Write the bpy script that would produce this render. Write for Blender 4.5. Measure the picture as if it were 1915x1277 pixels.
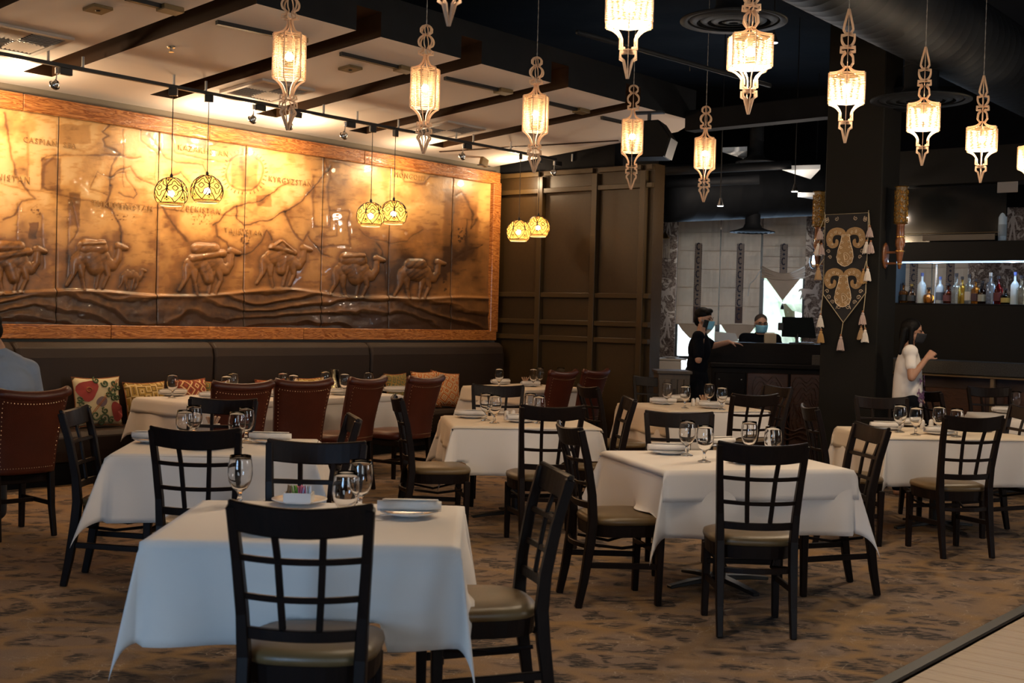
import bpy, bmesh, math, random
import numpy as np
from mathutils import Vector, Matrix
random.seed(7)
for o in list(bpy.data.objects): bpy.data.objects.remove(o)
scene = bpy.context.scene
COL = scene.collection
PI = math.pi
# ------------------------------------------------------------------ camera
F = 2300.0; CAMZ = 1.58
pitch = math.atan(46.5/F); roll = 0.027
Fw = Vector((0, math.cos(pitch), -math.sin(pitch)))
U0 = Vector((0, math.sin(pitch), math.cos(pitch))); R0 = Vector((1,0,0))
Rr = R0*math.cos(roll)+U0*math.sin(roll); Uu = U0*math.cos(roll)-R0*math.sin(roll)
cd = bpy.data.cameras.new('camera'); cam = bpy.data.objects.new('camera', cd); COL.objects.link(cam)
m = Matrix((Rr, Uu, -Fw)).transposed().to_4x4(); m.translation = Vector((0,0,CAMZ)); cam.matrix_world = m
cd.sensor_width = 36; cd.lens = 36*F/1915; cd.clip_start = .05; cd.clip_end = 200
cd.dof.use_dof = True; cd.dof.focus_distance = 9.0; cd.dof.aperture_fstop = 4.5
scene.camera = cam
scene.view_settings.view_transform = 'Standard'; scene.view_settings.look = 'None'
scene.view_settings.gamma = 1; scene.view_settings.use_curve_mapping = False
scene.view_settings.exposure = -0.32
# ------------------------------------------------------------------ world: pale overcast daylight
w = bpy.data.worlds.new('sky'); scene.world = w; w.use_nodes = True
bg = w.node_tree.nodes['Background']; bg.inputs[0].default_value = (.78,.90,1,1); bg.inputs[1].default_value = 7.0
# ------------------------------------------------------------------ room directions
D1 = Vector((.636,.7717,0)).normalized(); D2 = Vector((-.7717,.636,0)).normalized(); E_ = -D2
ANG1 = math.atan2(D1.y, D1.x)
def P(c1, c2, z=0): return D1*c1 + D2*c2 + Vector((0,0,z))
def ray(px, py):
    return (Fw + Rr*((px-957.5)/F) - Uu*((py-638.5)/F))
def onz(px, py, z):
    r = ray(px,py); t = (z-CAMZ)/r.z; return Vector((0,0,CAMZ))+r*t
def atY(px, py, Y):
    r = ray(px,py); return Vector((0,0,CAMZ))+r*(Y/r.y)
def onplane(px, py, n, p0):
    r = ray(px,py); c = Vector((0,0,CAMZ)); return c + r*((p0-c).dot(n)/r.dot(n))
def area(name, loc, to, size, sy, energy, color, spread=PI):
    l = bpy.data.lights.new(name, 'AREA'); l.shape='RECTANGLE'; l.size=size; l.size_y=sy; l.energy=energy; l.color=color; l.spread=spread
    o = bpy.data.objects.new(name, l); COL.objects.link(o); o.location = loc
    o.rotation_euler = (Vector(to)-Vector(loc)).to_track_quat('-Z','Y').to_euler(); return o
# daylight through the window behind the camera and through the reception windows
area('daylight_rear', (-3.4,-1.75,1.45), (-.9,4.3,.45), 1.6, 1.2, 19, (.25,.56,1), 1.0)
area('daylight_rear', (2.8,-1.75,2.0), (2.5,6,.5), 2.4, 1.8, 5, (.72,.85,1))
area('daylight_front', (3.55,18.3,1.6), (3.2,6,2.6), 2.2, 2.2, 52, (.50,.72,1))
area('side_fill', (12.6,4.5,2.6), (0,6.5,1.5), 3.0, 1.6, 95, (1,.82,.64))  # warm ambient fill, added at the right side of the room
# ------------------------------------------------------------------ materials
MAT = {}
def mat(name, col, rough=.6, metal=0, spec=.5, noise=0, nscale=20, bump=0, bscale=60, emit=None, es=0, trans=0, ior=1.45, coat=0, sheen=0):
    if name in MAT: return MAT[name]
    M = bpy.data.materials.new(name); M.use_nodes = True; nt = M.node_tree; b = nt.nodes['Principled BSDF']
    b.inputs['Base Color'].default_value = (*col,1); b.inputs['Roughness'].default_value = rough
    b.inputs['Metallic'].default_value = metal; b.inputs['Specular IOR Level'].default_value = spec
    b.inputs['Transmission Weight'].default_value = trans; b.inputs['IOR'].default_value = ior
    b.inputs['Coat Weight'].default_value = coat; b.inputs['Sheen Weight'].default_value = sheen
    if emit: b.inputs['Emission Color'].default_value=(*emit,1); b.inputs['Emission Strength'].default_value=es
    tc = nt.nodes.new('ShaderNodeTexCoord')
    if noise:
        n = nt.nodes.new('ShaderNodeTexNoise'); n.inputs['Scale'].default_value = nscale; n.inputs['Detail'].default_value = 5
        nt.links.new(tc.outputs['Object'], n.inputs['Vector'])
        r = nt.nodes.new('ShaderNodeMapRange'); r.inputs['To Min'].default_value = 1-noise; r.inputs['To Max'].default_value = 1+noise
        r.inputs['From Min'].default_value=.3; r.inputs['From Max'].default_value=.7
        nt.links.new(n.outputs['Fac'], r.inputs['Value'])
        v = nt.nodes.new('ShaderNodeVectorMath'); v.operation='SCALE'; v.inputs[0].default_value = col
        nt.links.new(r.outputs[0], v.inputs['Scale']); nt.links.new(v.outputs[0], b.inputs['Base Color'])
    if bump:
        n = nt.nodes.new('ShaderNodeTexNoise'); n.inputs['Scale'].default_value = bscale; n.inputs['Detail'].default_value = 4
        nt.links.new(tc.outputs['Object'], n.inputs['Vector'])
        bp = nt.nodes.new('ShaderNodeBump'); bp.inputs['Strength'].default_value = bump; bp.inputs['Distance'].default_value=.01
        nt.links.new(n.outputs['Fac'], bp.inputs['Height']); nt.links.new(bp.outputs[0], b.inputs['Normal'])
    MAT[name] = M; return M
def wood(name, c1, c2, rough=.45, scale=(1,1,12), ns=3, dist=3, coat=0, bump=.0, ring=False):
    if name in MAT: return MAT[name]
    M = mat(name, c1, rough, coat=coat); nt = M.node_tree; b = nt.nodes['Principled BSDF']
    tc = nt.nodes['Texture Coordinate']; mp = nt.nodes.new('ShaderNodeMapping'); mp.inputs['Scale'].default_value = scale
    n = nt.nodes.new('ShaderNodeTexNoise'); n.inputs['Scale'].default_value = ns; n.inputs['Detail'].default_value = 6; n.inputs['Distortion'].default_value = dist
    r = nt.nodes.new('ShaderNodeValToRGB'); r.color_ramp.elements[0].color=(*c1,1); r.color_ramp.elements[1].color=(*c2,1)
    r.color_ramp.elements[0].position=.3; r.color_ramp.elements[1].position=.7
    nt.links.new(tc.outputs['Object'], mp.inputs[0]); nt.links.new(mp.outputs[0], n.inputs['Vector']); 
    src = n.outputs['Fac']
    if ring:
        mu = nt.nodes.new('ShaderNodeMath'); mu.operation='MULTIPLY'; mu.inputs[1].default_value = 9
        fr = nt.nodes.new('ShaderNodeMath'); fr.operation='PINGPONG'; fr.inputs[1].default_value = .5
        ad = nt.nodes.new('ShaderNodeMath'); ad.operation='MULTIPLY_ADD'; ad.inputs[1].default_value = .9; ad.inputs[2].default_value=.27
        nt.links.new(src, mu.inputs[0]); nt.links.new(mu.outputs[0], fr.inputs[0]); nt.links.new(fr.outputs[0], ad.inputs[0]); src = ad.outputs[0]
    nt.links.new(src, r.inputs[0]); nt.links.new(r.outputs[0], b.inputs['Base Color'])
    if bump:
        bp = nt.nodes.new('ShaderNodeBump'); bp.inputs['Strength'].default_value = bump; bp.inputs['Distance'].default_value=.01
        nt.links.new(src, bp.inputs['Height']); nt.links.new(bp.outputs[0], b.inputs['Normal'])
    return M
M_dark = wood('dark_wood', (.0065,.0038,.003), (.011,.0055,.0038), .42, (8,8,1.2), 5, 1); M_dark.node_tree.nodes['Principled BSDF'].inputs['Specular IOR Level'].default_value=.14
M_seat = mat('olive_vinyl', (.115,.070,.028), .38, bump=.1, bscale=300)
M_leather = mat('red_leather', (.060,.012,.005), .36, spec=.4, noise=.12, nscale=8, bump=.12, bscale=160)
M_nail = mat('nailhead', (.45,.33,.2), .3, metal=1)
M_cloth = mat('white_linen', (.62,.55,.49), .85, bump=.12, bscale=420, sheen=.1)
M_cream = mat('cream_linen', (.60,.49,.37), .85, bump=.12, bscale=420)
M_napkin = mat('napkin_linen', (.66,.59,.52), .8, bump=.2, bscale=150)
M_china = mat('china', (.62,.57,.52), .18)
M_glass = mat('clear_glass', (1,1,1), .02, trans=1, ior=1.33)
M_black = mat('black_metal', (.008,.008,.009), .45)
M_blackm = mat('matte_black', (.006,.006,.007), .8, spec=.1, noise=.2, nscale=4)
M_steel = mat('steel', (.55,.55,.55), .25, metal=1)
M_brown = mat('slot_brown', (.030,.013,.005), .6, spec=.2)
M_white = mat('ceiling_white', (.66,.585,.53), .9, bump=.1, bscale=300)
M_fascia = mat('fascia_grey', (.011,.012,.014), .8, spec=.1, noise=.1, nscale=6)
M_grey = mat('wall_grey', (.14,.115,.085), .8)
# ------------------------------------------------------------------ mesh builder
class MB:
    def __init__(s): s.v=[]; s.f=[]; s.mi=[]
    def add(s, vs, fs, mi=0):
        b=len(s.v); s.v += [tuple(v) for v in vs]; s.f += [tuple(b+i for i in f) for f in fs]; s.mi += [mi]*len(fs); return s
    def box(s, c, d, M=None, mi=0):
        x,y,z=[a/2 for a in d]; vs=[Vector((i*x,j*y,k*z)) for k in(-1,1) for j in(-1,1) for i in(-1,1)]
        if M is not None: vs=[M@v for v in vs]
        c=Vector(c); vs=[v+c for v in vs]
        return s.add(vs, [(0,2,3,1),(4,5,7,6),(0,1,5,4),(2,6,7,3),(0,4,6,2),(1,3,7,5)], mi)
    def sweep(s, path, prof, ref=(0,0,1), closed=False, cap=True, scales=None, mi=0):
        path=[Vector(p) for p in path]; n=len(path); k=len(prof); vs=[]; ref=Vector(ref)
        for i,p in enumerate(path):
            if closed: t=path[(i+1)%n]-path[i-1]
            else: t=path[min(i+1,n-1)]-path[max(i-1,0)]
            t.normalize(); a=t.cross(ref)
            if a.length<1e-4: a=t.cross(Vector((1,0,0)))
            a.normalize(); b=a.cross(t); sc=scales[i] if scales else 1
            for q in prof: vs.append(p+a*q[0]*sc+b*q[1]*sc)
        fs=[]
        for i in range(n if closed else n-1):
            j=(i+1)%n
            for q in range(k): r=(q+1)%k; fs.append((i*k+q,i*k+r,j*k+r,j*k+q))
        if cap and not closed: fs.append(tuple(range(k-1,-1,-1))); fs.append(tuple((n-1)*k+q for q in range(k)))
        return s.add(vs,fs,mi)
    def tube(s, path, r, n=8, closed=False, scales=None, mi=0):
        return s.sweep(path,[(r*math.cos(2*PI*i/n),r*math.sin(2*PI*i/n)) for i in range(n)],(.03,.02,1),closed,True,scales,mi)
    def bar(s, path, w, h, ref=(0,0,1), closed=False, scales=None, mi=0):
        return s.sweep(path,[(-w/2,-h/2),(w/2,-h/2),(w/2,h/2),(-w/2,h/2)],ref,closed,True,scales,mi)
    def lathe(s, prof, n=24, c=(0,0,0), cap=True, ax=None, mi=0, sx=1, sy=1):
        vs=[]; c=Vector(c); k=len(prof)
        for r,z in prof:
            for i in range(n):
                a=2*PI*i/n; v=Vector((r*sx*math.cos(a),r*sy*math.sin(a),z)); vs.append((ax@v if ax is not None else v)+c)
        fs=[(i*n+j,i*n+(j+1)%n,(i+1)*n+(j+1)%n,(i+1)*n+j) for i in range(k-1) for j in range(n)]
        if cap: fs.append(tuple(range(n-1,-1,-1))); fs.append(tuple((k-1)*n+j for j in range(n)))
        return s.add(vs,fs,mi)
    def prism(s, pts, th, O=(0,0,0), X=(1,0,0), Y=(0,0,1), mi=0):
        O=Vector(O);X=Vector(X);Y=Vector(Y);N=X.cross(Y).normalized()*th/2; n=len(pts)
        vs=[O+X*p[0]+Y*p[1]-N for p in pts]+[O+X*p[0]+Y*p[1]+N for p in pts]
        return s.add(vs,[tuple(range(n-1,-1,-1)),tuple(range(n,2*n))]+[(i,(i+1)%n,n+(i+1)%n,n+i) for i in range(n)],mi)
    def sph(s, c, r, n=12, m=8, mi=0):
        if not hasattr(r,'__len__'): r=(r,r,r)
        c=Vector(c); vs=[];fs=[]
        for i in range(m+1):
            t=PI*i/m
            for j in range(n): a=2*PI*j/n; vs.append(c+Vector((r[0]*math.sin(t)*math.cos(a),r[1]*math.sin(t)*math.sin(a),-r[2]*math.cos(t))))
        for i in range(m):
            for j in range(n): fs.append((i*n+j,i*n+(j+1)%n,(i+1)*n+(j+1)%n,(i+1)*n+j))
        return s.add(vs,fs,mi)
    def mesh(s, name, mats, smooth=False, bevel=0):
        me=bpy.data.meshes.new(name); me.from_pydata(s.v,[],s.f); me.validate()
        for mm in (mats if isinstance(mats,(list,tuple)) else [mats]): me.materials.append(mm)
        if len(me.polygons)==len(s.mi): me.polygons.foreach_set('material_index', s.mi)
        bm=bmesh.new(); bm.from_mesh(me); bmesh.ops.remove_doubles(bm, verts=bm.verts, dist=1e-6)
        bmesh.ops.recalc_face_normals(bm, faces=bm.faces)
        if bevel:
            es=[e for e in bm.edges if len(e.link_faces)==2 and e.calc_face_angle(0)>.6]
            bmesh.ops.bevel(bm, geom=es, offset=bevel, segments=1, affect='EDGES', clamp_overlap=True)
        bm.to_mesh(me); bm.free()
        if smooth: me.shade_smooth()
        return me
    def obj(s, name, mats, parent=None, smooth=False, bevel=0):
        return link(name, s.mesh(name,mats,smooth,bevel), parent)
def link(name, data, parent=None):
    o=bpy.data.objects.new(name,data); COL.objects.link(o)
    if parent: o.parent=parent
    return o
def tag(o, label=None, cat=None, group=None, kind=None):
    if label: o['label']=label
    if cat: o['category']=cat
    if group: o['group']=group
    if kind: o['kind']=kind
    return o
def thing(name, label, cat, loc=(0,0,0), rz=0, group=None):
    o=link(name,None); o.location=loc; o.rotation_euler=(0,0,rz); o.empty_display_size=.1; return tag(o,label,cat,group)
class Proto:
    """first use gives the prototype itself, later uses give copies of it, its parts and their sub-parts"""
    def __init__(s, o):
        s.o=o; s.used=False; s.tree=[(k,list(k.children)) for k in o.children]
    def put(s, loc, rz=0, label=None, group=None):
        c=s.o
        if s.used:
            c=s.o.copy(); COL.objects.link(c)
            for k,gs in s.tree:
                d=k.copy(); COL.objects.link(d); d.parent=c
                for g in gs:
                    e=g.copy(); COL.objects.link(e); e.parent=d
        s.used=True; c.location=loc; c.rotation_euler=(0,0,rz)
        if label: c['label']=label
        if group: c['group']=group
        return c
def lamp(name, loc, energy, color, r=.03, parent=None, kind='POINT', **kw):
    l=bpy.data.lights.new(name,kind); l.energy=energy; l.color=color; l.shadow_soft_size=r
    for k,v in kw.items(): setattr(l,k,v)
    o=bpy.data.objects.new(name,l); COL.objects.link(o); o.location=loc
    if parent: o.parent=parent
    return o
# ================================================================== FLOOR
def carpet_mat():
    M=mat('carpet',(.2,.14,.09),.95); nt=M.node_tree; b=nt.nodes['Principled BSDF']; L=nt.links.new
    tc=nt.nodes['Texture Coordinate']
    def mp(rot,sc):
        m=nt.nodes.new('ShaderNodeMapping'); m.inputs['Rotation'].default_value=(0,0,rot); m.inputs['Scale'].default_value=sc; L(tc.outputs['Object'],m.inputs[0]); return m
    def noise(m,s,d,di=0):
        n=nt.nodes.new('ShaderNodeTexNoise'); n.inputs['Scale'].default_value=s; n.inputs['Detail'].default_value=d; n.inputs['Distortion'].default_value=di; L(m.outputs[0],n.inputs[0]); return n.outputs['Fac']
    def rng(v,a,c,lo=0,hi=1):
        r=nt.nodes.new('ShaderNodeMapRange'); r.inputs['From Min'].default_value=a; r.inputs['From Max'].default_value=c; r.inputs['To Min'].default_value=lo; r.inputs['To Max'].default_value=hi; L(v,r.inputs[0]); return r.outputs[0]
    def mul(a,c,op='MULTIPLY'):
        x=nt.nodes.new('ShaderNodeMath'); x.operation=op
        for i,q in enumerate((a,c)):
            if isinstance(q,(int,float)): x.inputs[i].default_value=q
            else: L(q,x.inputs[i])
        return x.outputs[0]
    def mix(f,a,c):
        x=nt.nodes.new('ShaderNodeMix'); x.data_type='RGBA'; L(f,x.inputs[0])
        for i,q in ((6,a),(7,c)):
            if isinstance(q,tuple): x.inputs[i].default_value=(*q,1)
            else: L(q,x.inputs[i])
        return x.outputs[2]
    ang=-math.atan2(D2.y,D2.x)+.25
    base=mp(ang,(1,1,1))
    # large cracked-earth cells with golden seams
    vo=nt.nodes.new('ShaderNodeTexVoronoi'); vo.feature='DISTANCE_TO_EDGE'; vo.inputs['Scale'].default_value=3.1
    m2=mp(ang,(.75,1.15,1)); L(m2.outputs[0],vo.inputs[0])
    blotch=noise(base,2.0,4,.6)
    cells=rng(vo.outputs['Distance'],.04,.16)
    streak=noise(mp(ang,(9,60,1)),1.4,3,.3)
    patch=mul(mul(rng(noise(base,6.0,4,.7),.475,.53),cells),rng(streak,.42,.50))
    c=mix(rng(blotch,.35,.65),(.185,.112,.062),(.172,.115,.085))
    c=mix(rng(mul(cells,1.0),0,1),mix(rng(blotch,.4,.6),(.23,.130,.052),(.195,.122,.073)),c)
    c=mix(patch,c,(.019,.012,.009))
    v2=nt.nodes.new('ShaderNodeTexVoronoi'); v2.feature='DISTANCE_TO_EDGE'; v2.inputs['Scale'].default_value=13; m3=mp(ang,(1,2,1)); L(m3.outputs[0],v2.inputs[0])
    veins=mul(rng(v2.outputs['Distance'],.035,.0),rng(noise(base,5,2),.48,.66))
    c=mix(mul(veins,.95),c,(.36,.28,.21))
    fine=noise(base,220,2); vs=nt.nodes.new('ShaderNodeVectorMath'); vs.operation='SCALE'; L(c,vs.inputs[0]); L(rng(fine,.3,.7,.75,1.25),vs.inputs['Scale'])
    L(vs.outputs[0],b.inputs['Base Color'])
    bp=nt.nodes.new('ShaderNodeBump'); bp.inputs['Strength'].default_value=.5; bp.inputs['Distance'].default_value=.006; L(fine,bp.inputs['Height']); L(bp.outputs[0],b.inputs['Normal'])
    return M
eg=onz(1655,1277,0); C2E=eg.dot(D2)           # where the carpet ends
SHELL=[Vector((-11.4,4.1,0)),Vector((2.2,19.05,0)),Vector((13,16.0,0)),Vector((13,-2.2,0)),Vector((-11.4,-2.2,0))]
fl=MB(); fl.add([(-12.5,-3,-.06),(14,-3,-.06),(14,20,-.06),(-12.5,20,-.06)],[(0,1,2,3)])
floor=fl.obj('floor',mat('subfloor',(.12,.10,.08),.9)); tag(floor,kind='structure')
cp=MB(); q=[P(-8,C2E+.035),P(22,C2E+.035),P(22,10.6),P(-8,10.6)]
cp.prism([(v.x,v.y) for v in q],.058,(0,0,-.029),(1,0,0),(0,1,0)); cpo=cp.obj('carpet',carpet_mat(),floor)
st=MB(); a,b_=P(-8,C2E,.002),P(22,C2E,.002); st.bar([a,b_],.07,.016); st.obj('edge_strip',mat('edge_rubber',(.018,.014,.011),.5),floor,bevel=.004)
M_plank=wood('pale_plank',(.34,.235,.155),(.43,.31,.205),.42,(1.5,14,1),2.2,1.5)
pm=MB().box((0,0,0),(2.38,.146,.05)).mesh('plank',M_plank,bevel=.004)
for i in range(44):
    c1=3.6+i*.15
    for j in range(2):
        o=link('plank',pm,floor); q=P(c1,C2E-.04-1.2-j*2.4-(.0 if i%2 else 0),-.026+random.uniform(-.0008,.0008)); o.location=q; o.rotation_euler=(0,0,math.atan2(D2.y,D2.x))
rest=MB(); q=[P(-8,C2E-.04),P(3.52,C2E-.04),P(3.52,C2E-4.9),P(10.2,C2E-4.9),P(10.2,C2E-.04),P(22,C2E-.04),P(22,-14),P(-8,-14)]
rest.prism([(v.x,v.y) for v in q],.05,(0,0,-.03),(1,0,0),(0,1,0)); rest.obj('plank_field',M_plank,floor)['kind']='stuff'
# ================================================================== SHELL
def wall_seg(name,a,b,z0,z1,m,th=.15,holes=()):
    """vertical wall from a to b with rectangular holes (t0,t1,z0,z1); thickness goes outward (right of a->b reversed)"""
    mb=MB(); d=(b-a); L_=d.length; d=d/L_; n=Vector((-d.y,d.x,0))
    ts=sorted({0,L_}|{h[0] for h in holes}|{h[1] for h in holes}); zs=sorted({z0,z1}|{h[2] for h in holes}|{h[3] for h in holes})
    for i in range(len(ts)-1):
        for j in range(len(zs)-1):
            tm=(ts[i]+ts[i+1])/2; zm=(zs[j]+zs[j+1])/2
            if any(h[0]<tm<h[1] and h[2]<zm<h[3] for h in holes): continue
            q=[a+d*ts[i],a+d*ts[i+1]]; q=[q[0],q[1],q[1]+n*th,q[0]+n*th]
            mb.add([v+Vector((0,0,zs[j])) for v in q]+[v+Vector((0,0,zs[j+1])) for v in q],[(0,1,2,3),(4,7,6,5),(0,4,5,1),(1,5,6,2),(2,6,7,3),(3,7,4,0)])
    o=mb.obj(name,m); tag(o,kind='structure'); return o
CEIL=5.1
M_rear=mat('rear_wall',(.035,.03,.026),.8,spec=.2)
# left (mural) wall
Aw=P(-6,10.46); Bw=P(16.15,10.46)
wall_left=wall_seg('wall_left',Aw,Bw,0,CEIL,M_grey)
# front wall with windows, wallpaper
def wallpaper():
    M=mat('wallpaper',(.2,.15,.13),.8); nt=M.node_tree; b=nt.nodes['Principled BSDF']; L=nt.links.new; tc=nt.nodes['Texture Coordinate']
    n1=nt.nodes.new('ShaderNodeTexNoise'); n1.inputs['Scale'].default_value=26; n1.inputs['Detail'].default_value=3; n1.inputs['Distortion'].default_value=1.6
    n2=nt.nodes.new('ShaderNodeTexNoise'); n2.inputs['Scale'].default_value=4.2; n2.inputs['Detail'].default_value=2; n2.inputs['Distortion'].default_value=2.8
    for n in (n1,n2): L(tc.outputs['Object'],n.inputs[0])
    r1=nt.nodes.new('ShaderNodeValToRGB'); e=r1.color_ramp.elements; e[0].position=.46; e[0].color=(.085,.058,.05,1); e[1].position=.52; e[1].color=(.24,.19,.17,1)
    r2=nt.nodes.new('ShaderNodeValToRGB'); e=r2.color_ramp.elements; e[0].position=.585; e[0].color=(0,0,0,1); e[1].position=.60; e[1].color=(1,1,1,1)
    L(n1.outputs['Fac'],r1.inputs[0]); L(n2.outputs['Fac'],r2.inputs[0])
    x=nt.nodes.new('ShaderNodeMix'); x.data_type='RGBA'; L(r2.outputs[0],x.inputs[0]); L(r1.outputs[0],x.inputs[6]); x.inputs[7].default_value=(.52,.46,.43,1)
    L(x.outputs[2],b.inputs['Base Color']); return M
M_wp=wallpaper()
W0=Bw.copy(); W1=Vector((13,16.0,0)); Wd=(W1-W0).normalized(); Wn=Vector((-Wd.y,Wd.x,0)); 
if Wn.y>0: Wn=-Wn                                # towards the room
def wt(px): # distance along the window wall for a pixel column at the horizon
    p=onplane(px,600,Wn,W0); return (p-W0).dot(Wd)
tA,tB=wt(1262),wt(1503); tC,tD=wt(1672),wt(1808)
holes=[(tA,tB,.35,3.0),(tC,tD,.35,3.0)]
wall_front=wall_seg('wall_front',W0,W1,0,3.34,M_wp,.18,holes); wall_seg('wall_front_upper',W0,W1,3.34,CEIL,M_blackm,.2)
wall_seg('wall_right',W1,Vector((13,-2.2,0)),0,CEIL,M_rear,holes=[(9.5,13.5,1.5,3.5)])
wall_seg('wall_rear',Vector((13,-2.0,0)),Vector((-12.4,-2.0,0)),0,CEIL,M_rear,holes=[(15.3,17.5,.7,2.3),(9,11.4,1.0,3.0)])
# a side wall hides the left end
wall_seg('wall_side',Vector((-12.4,-2.0,0)),Aw+Vector((-.2,0,0)),0,CEIL,M_rear)
ceil=MB().prism([(v.x,v.y) for v in [Vector((-13,-3,0)),Vector((14,-3,0)),Vector((14,20,0)),Vector((-13,20,0))]],.1,(0,0,CEIL+.05),(1,0,0),(0,1,0)).obj('ceiling',mat('black_deck',(.012,.014,.018),.8,spec=.2,noise=.3,nscale=1.2,bump=.5,bscale=5)); tag(ceil,kind='structure')
def wall_pt(t,z,off=0): return W0+Wd*t+Wn*off+Vector((0,0,z))
# windows
M_frame=mat('window_frame',(.035,.04,.045),.4)
M_pane=mat('window_pane',(1,1,1),.0,trans=1,ior=1.01)
for k,(t0,t1,nm) in enumerate(((tA,tB,3),(tC,tD,2))):
    fr=MB(); 
    for i in range(nm+1):
        t=t0+(t1-t0)*i/nm; fr.bar([wall_pt(t,.35,-.09),wall_pt(t,3.0,-.09)],.07,.07,ref=Wd)
    for z in (.38,2.97): fr.bar([wall_pt(t0,z,-.09),wall_pt(t1,z,-.09)],.07,.06)
    fr.bar([wall_pt(t0,1.02,-.09),wall_pt(t1,1.02,-.09)],.05,.05)
    f=fr.obj('window_%d'%(k+1),M_frame); tag(f,kind='structure')
    for i in range(nm):
        ta=t0+(t1-t0)*i/nm+.03; tb=t0+(t1-t0)*(i+1)/nm-.03
        MB().prism([(0,0),(tb-ta,0),(tb-ta,2.56),(0,2.56)],.006,wall_pt(ta,.41,-.09),Wd,(0,0,1)).obj('pane',M_pane,f)
# garden greenery outside (soft pale trees seen through the raised blind)
M_leaf=mat('pale_foliage',(.66,.76,.62),.8,noise=.4,nscale=3)
tr=MB()
for i in range(26):
    a=random.random()*6.28; tr.sph((5.6+random.uniform(-1.7,1.7),25+random.uniform(-1,1),2.1+random.uniform(-1.3,1.2)),random.uniform(.35,.7),8,6)
t_=thing('tree','pale leafy tree outside the uncovered window','tree',(5.6,25,0)); o=tr.obj('foliage',M_leaf,t_); o.matrix_parent_inverse=Matrix.Translation((-5.6,-25,0))
MB().tube([(0,0,-.3),(.05,0,1),(0,.05,2)],.13).obj('trunk',mat('bark',(.12,.09,.06),.9),t_)
gd=MB().add([(-20,19.6,-.4),(40,15,-.4),(40,60,-.4),(-20,60,-.4)],[(0,1,2,3)]).obj('ground',mat('pale_paving',(.5,.5,.48),.9)); tag(gd,kind='structure')
# ---------------- printed wallpaper figures
def fig_pts(): return [(-.02,1),(.02,1),(.035,.93),(.02,.86),(.05,.82),(.15,.60),(.16,.42),(.12,.44),(.07,.66),(.055,.50),(.12,.02),(.16,0),(.06,0),(.0,.40),(-.06,0),(-.16,0),(-.12,.02),(-.055,.50),(-.07,.66),(-.12,.44),(-.16,.42),(-.15,.60),(-.05,.82),(-.02,.86),(-.035,.93)]
M_print=mat('pale_print',(.50,.44,.42),.8)
def horse(): return [(-.5,0),(-.42,.3),(-.45,.45),(-.6,.35),(-.55,.5),(-.4,.55),(.1,.5),(.25,.8),(.45,.85),(.4,.7),(.3,.65),(.28,.35),(.45,.05),(.38,0),(.2,.28),(-.2,.28),(-.3,0),(-.36,0),(-.32,.28),(-.44,0)]
for (px,py,h,k) in ((1250,440,.34,0),(1247,632,.40,0),(1893,450,.42,0),(1851,530,.14,1),(1510,465,.2,1),(1845,430,.3,1),(1249,560,.25,1),(1515,560,.3,1),(1508,600,.25,0),(1885,510,.2,1)):
    p=onplane(px,py,Wn,W0+Wn*.004); pts=fig_pts() if k==0 else horse()
    o=MB().prism([(x*h,y*h) for x,y in pts],.006,p,Wd,(0,0,1)).obj('printed_figure',M_print,wall_front)
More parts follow.
